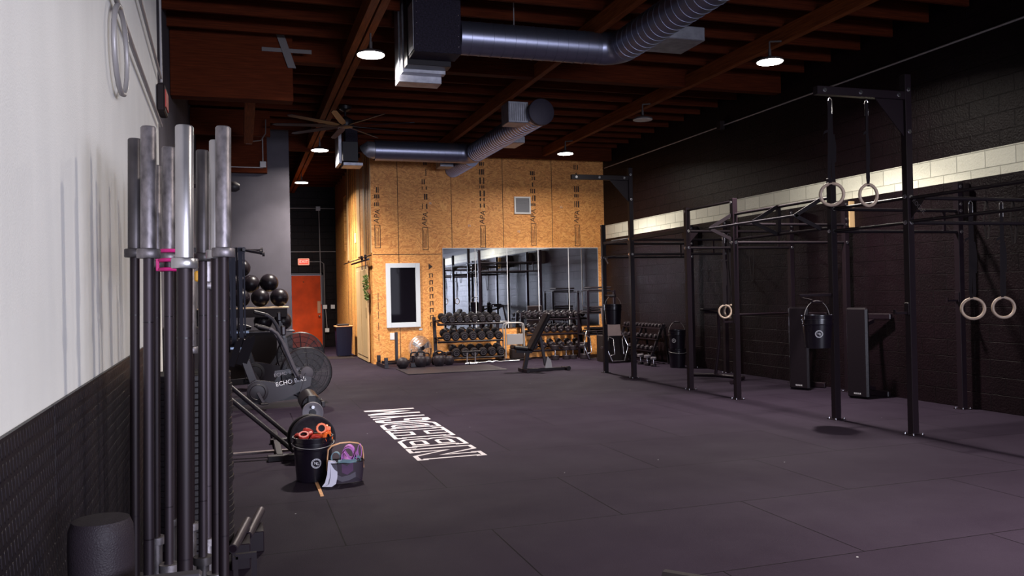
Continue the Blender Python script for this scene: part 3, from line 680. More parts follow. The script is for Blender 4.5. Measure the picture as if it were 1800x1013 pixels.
tag(MB().box((2.22, 25.44, 4.15), (.13, .06, .13), .004).build('junction_box', M['conduit']), 'square junction box at top of the dark passage wall', 'electrical box')
for lab, x, z in (('white outlet box on pipe right of the red door, left of the pair', 2.37, 1.20), ('white outlet box beside the jamb, right of the pair by the red door', 2.60, 1.20), ('white outlet box low on the wall behind the blue bin', 2.42, .50)):
    t = thing('outlet_box', lab, 'outlet', (x, 25.44, z), group='outlet boxes by the red door')
    MB().box((0, 0, 0), (.12, .05, .12), .006).build('cover', M['white'], t)
pipe('conduit', [(2.39, 25.46, 1.14), (2.42, 25.46, .56)], .012, M['conduit'], 'short conduit between the outlet boxes beside the red door')
# blue bin with board
B = thing('storage_bin', 'navy plastic bin with wooden board lid at passage corner', 'bin', (2.42, 21.2, 0))
bb = MB(); T_ = [(.17, .17, .02), (.20, .20, .74)]
bb.add([(sx * t[0] * 1.0, sy * t[1], t[2]) for t in T_ for sx, sy in ((-1, -1), (1, -1), (1, 1), (-1, 1))], [(0, 1, 2, 3), (4, 5, 6, 7), (0, 1, 5, 4), (1, 2, 6, 5), (2, 3, 7, 6), (3, 0, 4, 7)]); bb.build('body', M['blue_bin'], B)
MB().box((0, 0, .755), (.44, .46, .025), .004).build('lid', M['bent_wood'], B)
for sx in (-1, 1): MB().cyl((sx * .13 - .015, -.15, .03), (sx * .13 + .015, -.15, .03), .03, n=14).build('wheel', M['rubber'], B)
tag(MB().box((2.40, 21.18, .79), (.30, .24, .045), .015).build('folded_cloth', M['rubber']), 'dark folded cloth lying on the blue bin lid', 'cloth')

# ---- side door with hardware, plant, switch
S = thing('sliding_door', 'pale panelled pine sliding door on the board room side wall', 'door', (2.69, 19.6, 0))
sd = MB(); sd.b2(-.02, .02, -.92, .92, .02, 2.20, .004); sd.build('door_slab', M['door_pine'], S)
for (y0, y1) in ((-.85, -.05), (.05, .85)): MB().b2(-.028, -.018, y0, y1, .12, 2.1, .004).build('door_panel', M['door_pine'], S)
MB().b2(-.034, -.02, -.80, -.76, 1.0, 1.24, .002).build('handle', M['steel_black'], S)
rl = MB(); rl.cyl((-.06, -1.5, 2.30), (-.06, 1.35, 2.30), .022, n=12); rl.build('rail', M['steel_black'], S)
for yy in (-1.1, -.5): 
    hh = MB(); hh.b2(-.072, -.060, yy - .03, yy + .03, 2.1, 2.42); hh.cyl((-.09, yy, 2.37), (-.045, yy, 2.37), .05, n=16); hh.build('hanger', M['steel_black'], S)
P_ = thing('hanging_plant', 'trailing green plant in a small pot hanging by the sliding door', 'plant', (2.66, 18.42, 1.62))
MB().lathe([(.035, -.08), (.06, .02), (.065, .03)], n=16).build('pot', M['pot'], P_)
lf = MB(); rr = random.Random(5)
for k in range(170):
    a = rr.uniform(0, 2 * PI); h = rr.uniform(-.2, .34); rad = rr.uniform(.0, .09) * (1.2 if h > 0 else .9)
    c = Vector((-abs(math.cos(a) * rad) - .01, math.sin(a) * rad, h)); d1 = Vector((rr.uniform(-1, 1), rr.uniform(-1, 1), rr.uniform(-1, .6))).normalized(); d2 = d1.cross(Vector((rr.uniform(-1, 1), 1, .3))).normalized()
    lf.prism([(-.042, 0), (0, -.017), (.042, 0), (0, .017)], c, d1, d2, .002)
lf.build('foliage', M['leaf'], P_)
tag(MB().box((2.722, 20.9, 2.95), (.012, .16, .24), .003).build('notice_card', M['white']), 'small white card high on the board side wall', 'card')

# ---- front wall: window, vent, outlet, mirrors
wn = MB(); wn.b2(3.02, 3.12, 18.20, 18.25, .79, 2.21, .004); wn.b2(3.68, 3.78, 18.20, 18.25, .79, 2.21, .004); wn.b2(3.12, 3.68, 18.20, 18.25, .79, .90, .004); wn.b2(3.12, 3.68, 18.20, 18.25, 2.11, 2.21, .004)
WN = struct(wn.build('window_1', M['white_frame']))
MB().b2(3.12, 3.68, 18.235, 18.245, .90, 2.11).build('window_pane', M['glass_dark'], WN)
V = thing('wall_vent', 'square grey vent grille with white frame high on board wall', 'vent', (6.23, 18.22, 3.53))
v_ = MB(); s_ = .20
for (x0, x1, z0, z1) in ((-s_, s_, s_ - .035, s_), (-s_, s_, -s_, -s_ + .035), (-s_, -s_ + .035, -s_ + .035, s_ - .035), (s_ - .035, s_, -s_ + .035, s_ - .035)): v_.b2(x0, x1, -.01, .03, z0, z1)
v_.build('frame', M['white'], V)
v_ = MB(); v_.b2(-.165, .165, .01, .028, -.165, .165)
for k in range(10): v_.b2(-.165, .165, 0, .01, -.155 + k * .034, -.143 + k * .034)
v_.build('grille', M['vent'], V)
O_ = thing('wall_outlet', 'white outlet plate on board wall below the window', 'outlet', (3.14, 18.245, .60)); MB().box((0, 0, 0), (.10, .012, .15), .004).build('cover', M['white'], O_)
tag(MB().box((3.78, 18.246, .735), (.07, .008, .045), .001).build('notice_card', M['white']), 'tiny white sticker on board wall below window corner', 'card')
xm = [4.31, 5.07, 5.83, 6.59, 7.35, 8.11]
labs = ['mirror panel beside the window, above the left dumbbell rack', 'mirror panel above the right half of left dumbbell rack', 'mirror panel above the silver hand truck and bench', 'mirror panel above the right dumbbell rack', 'mirror panel beside the black block wall, behind the shelf tower']
for k in range(5):
    t = thing('wall_mirror', labs[k], 'mirror', (xm[k], 18.235, .70), group='mirror panels on the board wall')
    MB().b2(.008, .752, -.003, .010, 0, 1.83).build('mirror_glass', M['mirror'], t)
    e_ = MB(); e_.b2(0, .008, -.006, .012, 0, 1.83); e_.b2(.752, .76, -.006, .012, 0, 1.83); e_.b2(0, .76, -.006, .012, 1.83, 1.845); e_.build('edge_strip', M['mirror_edge'], t)

# ================================================================== FLOOR LETTERING
def LT(u, v): return (2.14 - .655 * v, 0, 0), u
LM = MB()
def ribbon_poly(contour, w, z=.0015):
    """flat outline stroke along a closed contour, world XY; mitred, inside offset"""
    m = len(contour); P2 = [Vector((p[0], p[1])) for p in contour]
    ar = sum(P2[i].x * P2[(i + 1) % m].y - P2[(i + 1) % m].x * P2[i].y for i in range(m)); sg = 1 if ar > 0 else -1
    inn = []
    for i in range(m):
        a, b, c = P2[i - 1], P2[i], P2[(i + 1) % m]
        d1 = (b - a).normalized(); d2 = (c - b).normalized()
        n1 = Vector((-d1.y, d1.x)) * sg; n2 = Vector((-d2.y, d2.x)) * sg
        bis = n1 + n2; L2 = bis.length
        bis = n1 if L2 < 1e-4 else bis / L2
        k = w / max(.45, bis.dot(n1)); inn.append(b + bis * k)
    vs = [(p.x, p.y, z) for p in P2] + [(p.x, p.y, z) for p in inn]
    LM.add(vs, [(i, (i + 1) % m, m + (i + 1) % m, m + i) for i in range(m)])
def letter(y0, y1, contours, w=.030):
    for k, (c, sgn) in enumerate(contours):
        ribbon_poly([(2.14 - .655 * v, y0 + (y1 - y0) * u) for u, v in c], w * sgn, .0015 + .0008 * k)
def filled(y0, y1, polys):
    for c in polys: LM.add([(2.14 - .655 * v, y0 + (y1 - y0) * u, .0015) for u, v in c], [list(range(len(c)))])
Nc = [(0, 0), (.38, 0), (.38, .15), (.345, .15), (.345, .50), (.62, 0), (.96, 0), (.96, .84), (1, .84), (1, 1), (.62, 1), (.62, .84), (.66, .84), (.66, .52), (.38, 1), (0, 1), (0, .84), (.04, .84), (.04, .15), (0, .15)]
letter(7.42, 8.02, [(Nc, 1)], .042)
Bc = [(0, 0), (.78, 0), (1, .13), (1, .42), (.92, .5), (1, .58), (1, .87), (.78, 1), (0, 1), (0, .80), (.07, .80), (.07, .20), (0, .20)]
Bh1 = [(.23, .16), (.62, .16), (.74, .21), (.74, .38), (.66, .43), (.23, .43)]
Bh2 = [(a, 1 - b) for a, b in Bh1][::-1]
letter(8.07, 8.56, [(Bc, 1), (Bh1, 1), (Bh2, 1)], .042)
Hc = [(0, 0), (1, 0), (1, .20), (.95, .20), (.95, .80), (1, .80), (1, 1), (0, 1), (0, .80), (.05, .80), (.05, .20), (0, .20)]
Hh1 = [(.31, .0), (.69, .0), (.69, .41), (.31, .41)]; Hh2 = [(.31, .59), (.69, .59), (.69, 1), (.31, 1)]
letter(8.62, 9.21, [(Hc, 1), (Hh1, 1), (Hh2, 1)], .042)
Dc = [(0, 0), (.74, 0), (1, .14), (1, .86), (.74, 1), (0, 1), (0, .80), (.07, .80), (.07, .20), (0, .20)]
Dh = [(.25, .17), (.54, .17), (.68, .24), (.68, .76), (.54, .83), (.25, .83)]
letter(9.27, 9.70, [(Dc, 1), (Dh, 1)], .044)
filled(9.76, 10.02, [[(0, .12), (.3, .0), (.3, 1), (0, .88)], [(.3, 0), (1, .0), (1, .12), (.3, .16)], [(.72, .12), (1, .12), (1, .45), (.72, .45)], [(.48, .38), (.72, .38), (.72, .48), (.48, .48)], [(.3, .84), (1, .88), (.8, 1), (.3, 1)], [(.72, .7), (1, .7), (1, .88), (.72, .88)]])
filled(10.07, 10.36, [[(0, 1), (.25, 1), (.5, .6), (.5, .42), (.37, .42)], [(1, 1), (.75, 1), (.5, .6), (.5, .42), (.63, .42)], [(.37, 0), (.63, 0), (.63, .43), (.37, .43)]])
filled(10.45, 10.93, [[(0, 0), (.17, 0), (.17, 1), (0, 1)], [(.83, 0), (1, 0), (1, 1), (.83, 1)], [(.17, 1), (.22, 1), (.5, .45), (.5, .12), (.17, .72)], [(.83, 1), (.78, 1), (.5, .45), (.5, .12), (.83, .72)]])
o = tag(LM.build('floor_lettering', M['floor_paint']), 'white block capitals NBHD GYM painted on the dark rubber floor', 'floor lettering')

# loose flat strips and platform
tag(MB().b2(.535, .56, 6.40, 7.0, .0, .006).build('plywood_strip', M['bent_wood']), 'thin bare plywood strip in floor gap in front of the bucket', 'wood strip')
tag(MB().b2(-.30, .50, 8.40, 8.45, .0, .02, .003).build('plywood_strip', M['board']), 'bare wood strip lying under the slanted twin bars', 'wood strip')
tag(MB().b2(2.95, 4.9, 15.45, 16.75, .0, .018, .004).build('rubber_platform', M['rubber_g']), 'low grey rubber platform in front of the kettlebells', 'platform')
tag(MB().b2(1.75, 2.6, 20.3, 21.2, .0, .008, .002).build('door_mat', M['dark_box']), 'dark reddish mat in the passage before the blue bin', 'mat')
bk = MB(); bk.prism([(0, 0), (.14, 0), (.13, .05), (.09, .098), (.05, .098), (.015, .06)], (2.0, 3.60, 0), (.75, .66, 0), (0, 0, 1), .22)
tag(bk.build('rubber_wedge', M['rubber']), 'small rounded black rubber wedge at the bottom edge of the floor', 'wedge')

# ================================================================== BARBELLS
BZ = .03
def barbell(x, y, top, rs, ms, mm, lab, lean=(0, 0), sl=.415, inner_bottom=True):
    L_ = top - BZ
    t = thing('barbell', lab, 'barbell', (x - .033, y, BZ), (lean[0], .016 + lean[1], 0), 'barbells standing upright by the white wall')
    s1 = MB(); s1.lathe([(rs - .003, L_ - sl), (rs, L_ - sl + .002), (rs, L_ - .005), (rs - .004, L_)], n=28); s1.build('sleeve', ms, t)
    c1 = MB(); c1.lathe([(rs + .010, L_ - sl - .032), (rs + .0125, L_ - sl - .029), (rs + .0125, L_ - sl - .003), (rs + .010, L_ - sl)], n=28); c1.build('collar', ms, t)
    MB().lathe([(rs, 0), (rs, sl)], n=20).build('sleeve', ms, t)
    MB().lathe([(rs + .0125, sl), (rs + .0125, sl + .03)], n=20).build('collar', ms, t)
    rq = .0235 if rs > .027 else .0170
    MB().lathe([(rq, sl + .03), (rq, L_ - sl - .032)], n=20).build('shaft', mm, t)
    for h in (sl + .25, L_ - sl - .25): MB().lathe([(rq + .0003, h), (rq + .0003, h + .004)], n=20).build('knurl_mark', M['steel_black'], t)
    return t
barbell(-.29, 3.05, 2.09, .0255, M['sleeve'], M['shaft_br'], 'worn steel barbell, front row, standing closest to the white wall')
barbell(-.16, 2.78, 2.045, .0275, M['sleeve_br'], M['shaft'], 'thick bright-sleeved barbell in the middle of the front row')
barbell(-.05, 3.00, 2.09, .0255, M['sleeve'], M['shaft'], 'worn steel barbell, front row, standing nearest the open floor')
barbell(-.372, 3.40, 2.11, .0245, M['sleeve_dk'], M['shaft'], 'dark-sleeved barbell behind the front row, touching distance from the wall')
barbell(-.262, 3.50, 2.10, .0250, M['sleeve'], M['shaft_br'], 'two-tone sleeved barbell holding the magenta clip')
barbell(-.14, 3.55, 2.10, .0245, M['sleeve_dk'], M['shaft_br'], 'black-sleeved barbell behind the bright one')
barbell(-.083, 3.32, 2.10, .0235, M['sleeve_br'], M['shaft'], 'slim bright barbell mostly hidden behind the outermost front bar')
barbell(-.132, 3.82, 1.99, .0250, M['sleeve'], M['shaft_br'], 'shorter grey barbell standing lower than its neighbours')
barbell(-.345, 3.92, 2.09, .0245, M['sleeve'], M['shaft'], 'grey barbell in the back of the cluster near the wall')
barbell(-.30, 4.22, 2.10, .0240, M['sleeve_dk'], M['shaft'], 'dark barbell farthest back in the cluster, near the wall')
barbell(-.128, 4.22, 2.10, .0220, M['sleeve_br'], M['shaft_br'], 'slim barbell farthest back in the cluster, near the floor side')
barbell(-.215, 4.10, 1.70, .0240, M['sleeve'], M['shaft'], 'short training barbell hidden low in the cluster')
bh = thing('barbell_holder', 'black steel floor holder with sockets under the upright barbells', 'barbell holder', (-.20, 3.5, 0))
b_ = MB(); b_.b2(-.26, .22, -.9, .9, 0, .025, .004); b_.build('base', M['steel_black'], bh)
for p in ((-.29, 3.05), (-.16, 2.78), (-.05, 3.0), (-.372, 3.4), (-.262, 3.5), (-.14, 3.55)):
    MB().lathe([(.036, .025), (.036, .26), (.031, .26), (.031, .025)], (p[0] + .2, p[1] - 3.5, 0), n=18, caps=False).build('socket_tube', M['steel_black'], bh)
# angled pipes at the side and a small stand
pp = thing('angled_tube_stand', 'low stand with two short slanted steel tubes beside the barbells', 'stand', (-.03, 5.15, 0))
for dx, dy, h0 in ((-.02, -.25, .14), (.06, .05, .12)):
    o = MB(); a = Vector((dx - .02, dy - .12, h0)); b = Vector((dx + .06, dy + .25, h0 + .05))
    o.cyl(a, b, .026, n=22); o.build('tube', M['shaft_br'], pp)
    o = MB(); o.lathe([(.020, -.001), (.020, -.002)], a, b - a, 20); o.build('tube_mouth', M['steel_black'], pp)
    MB().b2(dx - .03, dx + .07, dy - .05, dy + .16, 0, h0, .004).build('bracket', M['steel_black'], pp)
lg = thing('steel_side_frame', 'thin black square frame leg beside the barbell bases', 'frame', (.03, 3.75, 0))
o = MB(); o.beam((.0, 0, .0), (.0, 0, .40), .022, .022); o.beam((-.075, 0, .40), (.011, 0, .40), .02, .022); o.beam((-.075, 0, 0), (-.075, 0, .40), .02, .02); o.build('frame_tube', M['steel_black'], lg)
# collar clips
def clip(name, loc, m, lab, n=3, r=.031, dz=.025, rot=(0, 0, 0)):
    t = thing(name, lab, 'barbell clip', loc, rot)
    o = MB()
    for k in range(n):
        o.tube([Vector((r * math.cos(a), r * math.sin(a), k * dz)) for a in [math.radians(q) for q in range(-300, 41, 20)]], .0075, 8)
    o.build('ring', m, t)
    o = MB(); o.box((-r - .004, -.010, dz * (n - 1) / 2), (.012, .02, dz * (n - 1) + .012), .002); o.build('jaw', m, t)
    return t
clip('collar_clip', (-.262, 3.50, 1.62), M['pink'], 'magenta clip around a barbell below its collar', 3, .042, .036)
for (x, y, z, lab) in ((-.158, 3.782, 1.80, 'yellow clip hanging between the barbells, the upper one'), (-.176, 3.80, 1.60, 'yellow clip hanging between the barbells, the lower one')):
    t = thing('collar_clip', lab, 'barbell clip', (x, y, z)); o = MB(); o.box((0, 0, 0), (.03, .03, .045), .006); o.box((.016, 0, .012), (.02, .028, .014), .003); o.box((.016, 0, -.012), (.02, .028, .014), .003); o.build('body', M['yellow'], t)
    MB().cyl((0.01, 0, -.02), (.01, 0, -.10), .012, n=10).build('strap', M['navy_band'], t)

# foam roller and aerobic steps
o = MB(); o.lathe([(.064, 0), (.070, .008), (.073, .3), (.076, .9), (.074, .935), (.066, .955), (.03, .958)], n=40)
tag(o.build('foam_roller', M['foam'], None, (-.345, 2.30, .001)), 'thick black speckled foam roller standing upright by the rubber wall sheet', 'foam roller')
gp = thing('rack_end_panel', 'black end panel with a lugged plastic top standing before the barbells', 'rack panel', (-.19, 2.16, 0))
MB().b2(-.088, .085, -.012, .012, 0, .765, .004).build('panel', M['steel_black'], gp)
MB().box((0, 0, .832), (.172, .045, .016), .006).build('cap', M['steel_grey'], gp)
o = MB(); o.box((0, 0, .795), (.176, .040, .066), .010)
for k in range(4): o.prism([(-.016, -.03), (.016, -.03), (.012, .028), (-.012, .028)], (-.068 + .045 * k, -.024, .795), (1, 0, 0), (0, 0, 1), .014)
o.prism([(-.012, -.03), (.012, -.03), (.009, .02), (-.009, .02)], (.094, 0, .790), (0, 1, 0), (0, 0, 1), .014); o.prism([(-.012, -.03), (.012, -.03), (.009, .02), (-.009, .02)], (-.094, 0, .790), (0, 1, 0), (0, 0, 1), .014)
o.build('lugged_rail', M['rubber_g'], gp)

# ================================================================== STACK OF PLATES
def plate_mesh(mb, R_, th, c=(0, 0, 0), ax=(0, 0, 1), n=44, hole=.026, rim=.02):
    h = th
    mb.lathe([(hole, 0), (R_ * .30, 0), (R_ * .32, h * .12), (R_ - rim - .01, h * .12), (R_ - rim, 0), (R_ - .004, 0), (R_, .004), (R_, h - .004), (R_ - .004, h), (R_ - rim, h), (R_ - rim - .01, h * .88), (R_ * .32, h * .88), (R_ * .30, h), (hole, h), (hole, 0)], c, ax, n, caps=False)
    return mb
dl = thing('plate_dolly', 'low black base under the tall stack of plates', 'dolly', (-.285, 5.0, 0))
MB().lathe([(.2, .06), (.21, .07), (.21, .14), (.2, .148)], n=32).build('base', M['steel_black'], dl)
for k in range(4):
    a = k * PI / 2 + PI / 4; MB().cyl((.15 * math.cos(a) - .015, .15 * math.sin(a), .031), (.15 * math.cos(a) + .015, .15 * math.sin(a), .031), .03, n=14).build('wheel', M['rubber'], dl)
MB().cyl((0, 0, .14), (0, 0, 1.14), .022, n=14).build('post', M['steel_black'], dl)
NP = 29
proto = None
for k in range(NP):
    if proto is None:
        o = plate_mesh(MB(), .222, .0318).build('weight_plate', M['rubber']); proto = o
    else:
        o = proto.copy(); COL.objects.link(o)
    o.location = (-.285 + rnd.uniform(-.006, .006), 5.0 + rnd.uniform(-.006, .006), .150 + k * .0325); o.rotation_euler = (0, 0, rnd.uniform(0, 6))
    q = NP - 1 - k
    tag(o, ('black rubber plate on top of the tall stack behind barbells' if q == 0 else 'black rubber plate in tall stack behind barbells, %s from the top' % ORD[q]), 'weight plate', 'plates in the tall stack behind the barbells')

# objects glimpsed between the bars
gb = thing('wall_cabinet', 'dark cabinet seen between the barbells above the plates', 'cabinet', (-.45, 7.9, 0))
MB().b2(-.30, .22, 0, .35, 0.0, 1.25, .01).build('body', M['dark_box'], gb)
MB().b2(-.28, -.05, -.012, -.001, .7, 1.2, .004).build('door', M['dark_box'], gb); MB().b2(-.03, .20, -.012, -.001, .7, 1.2, .004).build('door', M['dark_box'], gb)
tag(MB().beam((-.46, 6.9, .002), (-.56, 7.05, 1.85), .04, .02).build('wooden_stick', M['door_pine']), 'pale wooden stick leaning on the wall behind the barbells', 'stick')
tag(MB().tube([(-.40, 6.6, .02), (-.42, 6.6, .8), (-.45, 6.62, 1.15), (-.42, 6.62, 1.35), (-.40, 6.6, 1.2), (-.38, 6.6, .6), (-.385, 6.6, .02)], .008, 8).build('jump_rope', M['red']), 'red jump rope hanging behind the barbells', 'rope')

# ================================================================== PLATE TREE WITH TWIN BARS
mt = thing('plate_loaded_machine', 'low black frame with twin slanted bars and round plates behind bucket', 'gym machine', (0, 0, 0))
MB().tube([(-.28, 8.55, .80), (.44, 8.20, .15)], .022, 12).build('slanted_bar', M['steel_dark'], mt)
MB().tube([(-.24, 8.35, .66), (.44, 8.05, .06)], .022, 12).build('slanted_bar', M['steel_dark'], mt)
o = MB(); o.b2(.20, .62, 7.92, 8.02, 0, .05, .004); o.b2(.28, .34, 7.98, 9.55, 0, .05, .004); o.beam((.66, 8.9, .0), (.66, 8.9, .40), .05, .05); o.b2(.25, .70, 8.86, 8.94, 0, .05, .004); o.beam((-.26, 8.50, 0), (-.26, 8.50, .84), .05, .05); o.build('frame', M['steel_black'], mt)
MB().cyl((.66, 8.55, .395), (.66, 9.3, .395), .016, n=14).build('axle', M['chrome'], mt)
o = MB(); o.cyl((.66, 8.70, .395), (.66, 9.28, .40), .105, n=36, ch=.012); o.build('roller_pad', M['vinyl'], mt)
o = MB(); o.b2(.625, .695, 8.66, 8.695, .36, .50); o.build('bracket', M['steel_dark'], mt)
o = plate_mesh(MB(), .106, .035, (.66, 8.60, .335), (0, 1, 0), 40, .022, .008); o.build('small_plate', M['concrete'], mt)
o = MB(); o.cyl((.66, 8.585, .335), (.66, 8.66, .335), .034, n=16); o.build('hub', M['steel_black'], mt)
o = plate_mesh(MB(), .12, .03, (.655, 8.97, .15), (0, 1, 0), 40); o.build('middle_plate', M['rubber'], mt)
o = plate_mesh(MB(), .12, .03, (.655, 8.80, .15), (0, 1, 0), 40); o.build('middle_plate', M['rubber'], mt)
MB().cyl((.66, 8.62, .15), (.66, 9.1, .15), .02, n=12).build('peg', M['chrome'], mt)
o = plate_mesh(MB(), .205, .05, (.60, 7.84, .206), (0, 1, 0), 56); o.build('large_plate', M['rubber_g'], mt)
o = plate_mesh(MB(), .205, .05, (.58, 7.93, .206), (0, 1, 0), 56); o.build('large_plate', M['rubber'], mt)
MB().cyl((.60, 7.82, .206), (.60, 8.2, .206), .024, n=14).build('peg', M['steel_black'], mt)

# ================================================================== BUCKETS
def bucket_parts(t, handle_up=False, logo=True, ang=0.0, h=.365, R_=.150, hp=PI / 2):
    o = MB(); r0 = R_ * .86
    o.lathe([(r0 - .006, 0), (r0, .004), (R_ * .97, h * .70), (R_ * 1.04, h * .705), (R_ * 1.05, h * .735), (R_ * .985, h * .74), (R_ * .99, h * .85), (R_ * 1.06, h * .855), (R_ * 1.06, h * .885), (R_, h * .89), (R_ * 1.01, h * .97), (R_ * 1.05, h * .975), (R_ * 1.05, h), (R_ * .97, h), (R_ * .95, h * .9), (r0 - .01, .02), (.01, .02)], n=44)
    o.build('pail', M['bucket'], t)
    o = MB()
    if handle_up:
        pts = [Vector((-R_ * 1.05 * math.cos(a), 0, h * .86 + R_ * 1.30 * math.sin(a))) for a in [k * PI / 14 for k in range(15)]]
    else:
        pts = [Vector((-R_ * 1.08 * math.cos(a), -R_ * 1.08 * math.sin(a), h * .86 - .03 * math.sin(a))) for a in [k * PI / 14 for k in range(15)]]
    o.tube(pts, .0028, 6); o.build('handle', M['conduit'], t)
    if handle_up: MB().cyl(pts[5] + Vector((0, 0, .004)), pts[9] + Vector((0, 0, .004)), .011, n=10).build('grip', M['steel_black'], t)
    if logo:
        rl_ = R_ * .945; d = Vector((math.sin(ang), -math.cos(ang), 0)); c = d * rl_ + Vector((0, 0, h * .44))
        a_, b_ = Vector((math.cos(ang), math.sin(ang), 0)), Vector((0, 0, 1))
        o = MB()
        for ra, rb in ((.040, .036), (.030, .028)):
            n = 28
            vs = []
            for rr_ in (ra, rb):
                for k in range(n):
                    q = 2 * PI * k / n; u = rr_ * math.cos(q); vv = rr_ * math.sin(q)
                    rad = rl_ + .0022 + (vv * .10); al = u / rl_
                    vs.append(Vector((math.sin(ang + al) * rad, -math.cos(ang + al) * rad, h * .44 + vv)))
            o.add(vs, [(k, (k + 1) % n, n + (k + 1) % n, n + k) for k in range(n)])
        for k in range(16):   # ring of small characters
            q = 2 * PI * k / 16; u = .0335 * math.cos(q); vv = .0335 * math.sin(q); al = u / rl_; rad = rl_ + .003 + vv * .1
            o.box((math.sin(ang + al) * rad, -math.cos(ang + al) * rad, h * .44 + vv), (.004, .002, .004))
        lo = o.build('round_logo', M['decal'], t)
        for dx_, s_, ch in ((-.006, .030, 'N'), (.007, .030, 'G')):
            tx = text('lettering', ch, s_, Vector((math.sin(ang), -math.cos(ang), 0)) * (rl_ + .005) + Vector((0, 0, h * .44)) + a_ * dx_ + b_ * (dx_ * -.5), (PI / 2, 0, ang), M['decal'], lo, .0006)
bkt = thing('bucket', 'black plastic bucket with round logo, full of orange clips', 'bucket', (.535, 7.02, 0), (0, 0, 0), 'black buckets')
bucket_parts(bkt, False, True, .08, .36, .158)
rr = random.Random(11)
def jaw_clip(loc, rot, m, lab, s=1.0):
    t = thing('collar_clip', lab, 'barbell clip', loc, rot, 'clips in the black bucket')
    o = MB(); o.lathe([(.028 * s, -.014), (.043 * s, -.014), (.045 * s, -.010), (.045 * s, .010), (.043 * s, .014), (.028 * s, .014), (.028 * s, -.014)], (0, 0, 0), (0, 0, 1), 10, caps=False, flat=True); o.build('ring', m, t)
    o = MB(); o.box((.058 * s, 0, 0), (.034, .03, .026), .004); o.build('lever', m, t)
    MB().lathe([(.026 * s, -.010), (.028 * s, -.010), (.028 * s, .010), (.026 * s, .010), (.026 * s, -.010)], (0, 0, 0), (0, 0, 1), 14, caps=False).build('pad', M['rubber'], t)
    return t
cl = [((.60, 6.96, .425), (1.35, .1, .0), 'orange', 'bright orange clip standing on edge atop the bucket'), ((.655, 7.03, .40), (1.2, .5, 1.2), 'orange', 'orange clip with its lever up at right of bucket'),
      ((.46, 6.97, .375), (.45, -.2, .3), 'red', 'dull red clip lying tilted at left of bucket'), ((.50, 7.08, .385), (.6, .4, 2.), 'red', 'dark red clip at the back of the bucket'),
      ((.64, 6.93, .355), (1.5, .2, .9), 'orange', 'orange clip leaning on the rim near basket'), ((.55, 6.93, .345), (.9, .5, 2.6), 'red', 'red clip in the front middle of the bucket'),
      ((.43, 7.06, .345), (.3, .9, 1.), 'red', 'dark red clip deep at far left in bucket'), ((.58, 7.06, .345), (.3, .2, 2.2), 'orange', 'orange clip half buried beneath the others')]
for loc, rot, m, lab in cl: jaw_clip(loc, rot, M[m], lab)
# basket of bands
bs = thing('mesh_basket', 'dark see-through mesh basket with bentwood handle', 'basket', (.775, 6.84, 0), (0, 0, .15))
o = MB(); vs = []; n = 28
for (hx, hy, z) in ((.125, .085, .0), (.145, .10, .17)):
    for k in range(n):
        a = 2 * PI * k / n; ca, sa = math.cos(a), math.sin(a)
        vs.append((hx * math.copysign(abs(ca) ** .45, ca), hy * math.copysign(abs(sa) ** .45, sa), z))
o.add(vs, [(k, (k + 1) % n, n + (k + 1) % n, n + k) for k in range(n)] + [list(range(n))], True); o.build('mesh_body', M['basket'], bs)
o = MB(); o.tube([Vector(v) for v in vs[n:]], .004, 6, True); o.tube([Vector(v) + Vector((0, 0, .003)) for v in vs[:n]], .003, 6, True); o.build('rim', M['vinyl'], bs)
hp_ = [Vector((-.148, 0, .10)), Vector((-.148, 0, .20)), Vector((-.140, 0, .27)), Vector((-.11, 0, .30)), Vector((-.04, 0, .315)), Vector((.04, 0, .315)), Vector((.11, 0, .30)), Vector((.14, 0, .27)), Vector((.148, 0, .20)), Vector((.148, 0, .10))]
MB().ribbon(hp_, (0, 1, 0), .024, .007).build('handle', M['bent_wood'], bs)
def band(name, pts, wd, w, m, lab, th=.004):
    return tag(MB().ribbon(pts, wd, w, th).build(name, m), lab, 'resistance band', 'bands in the mesh basket')
def loopy(c, rx, rz, n=18, tilt=0, ax=(1, 0, 0)):
    c = Vector(c); u = Vector(ax); return [c + u * (rx * math.cos(2 * PI * k / n)) + Vector((0, 0, 1)) * (rz * math.sin(2 * PI * k / n)) for k in range(n + 1)]
band('fabric_band', [(.66, 6.775, .19), (.655, 6.755, .185), (.65, 6.742, .14), (.645, 6.735, .09), (.625, 6.715, .03), (.60, 6.69, .006), (.62, 6.68, .004), (.655, 6.70, .02), (.67, 6.722, .07), (.672, 6.738, .12), (.668, 6.752, .17), (.665, 6.775, .185)], (.95, .15, -.1), .055, M['pale'], 'pale lilac fabric band draped over the basket side onto the floor', .004)
band('fabric_band', loopy((.80, 6.84, .23), .045, .055), (.3, 1, .2), .08, M['purple'], 'purple fabric band looped in the middle of the basket', .005)
band('fabric_band', [(.74, 6.80, .17), (.745, 6.79, .235), (.765, 6.80, .255), (.80, 6.80, .20), (.83, 6.80, .185), (.86, 6.80, .245), (.865, 6.81, .19)], (.2, 1, .1), .07, M['purple'], 'purple fabric band folded in a zigzag in the basket', .005)
band('fabric_band', loopy((.895, 6.86, .235), .018, .055, ax=(.9, .2, 0)), (.2, 1, 0), .05, M['purple'], 'purple fabric band loop at the right end of the basket', .004)
band('fabric_band', loopy((.70, 6.84, .20), .035, .045), (.2, 1, -.1), .07, M['teal'], 'teal fabric band loop beside the wooden handle', .005)
band('fabric_band', [(.71, 6.76, .18), (.75, 6.75, .185), (.80, 6.75, .178), (.85, 6.755, .18)], (0, .9, .4), .04, M['teal'], 'teal fabric band laid flat along basket rim', .006)
band('fabric_band', loopy((.86, 6.80, .185), .03, .02), (0, 1, .2), .05, M['teal'], 'teal fabric band curl at the right rim of basket', .004)
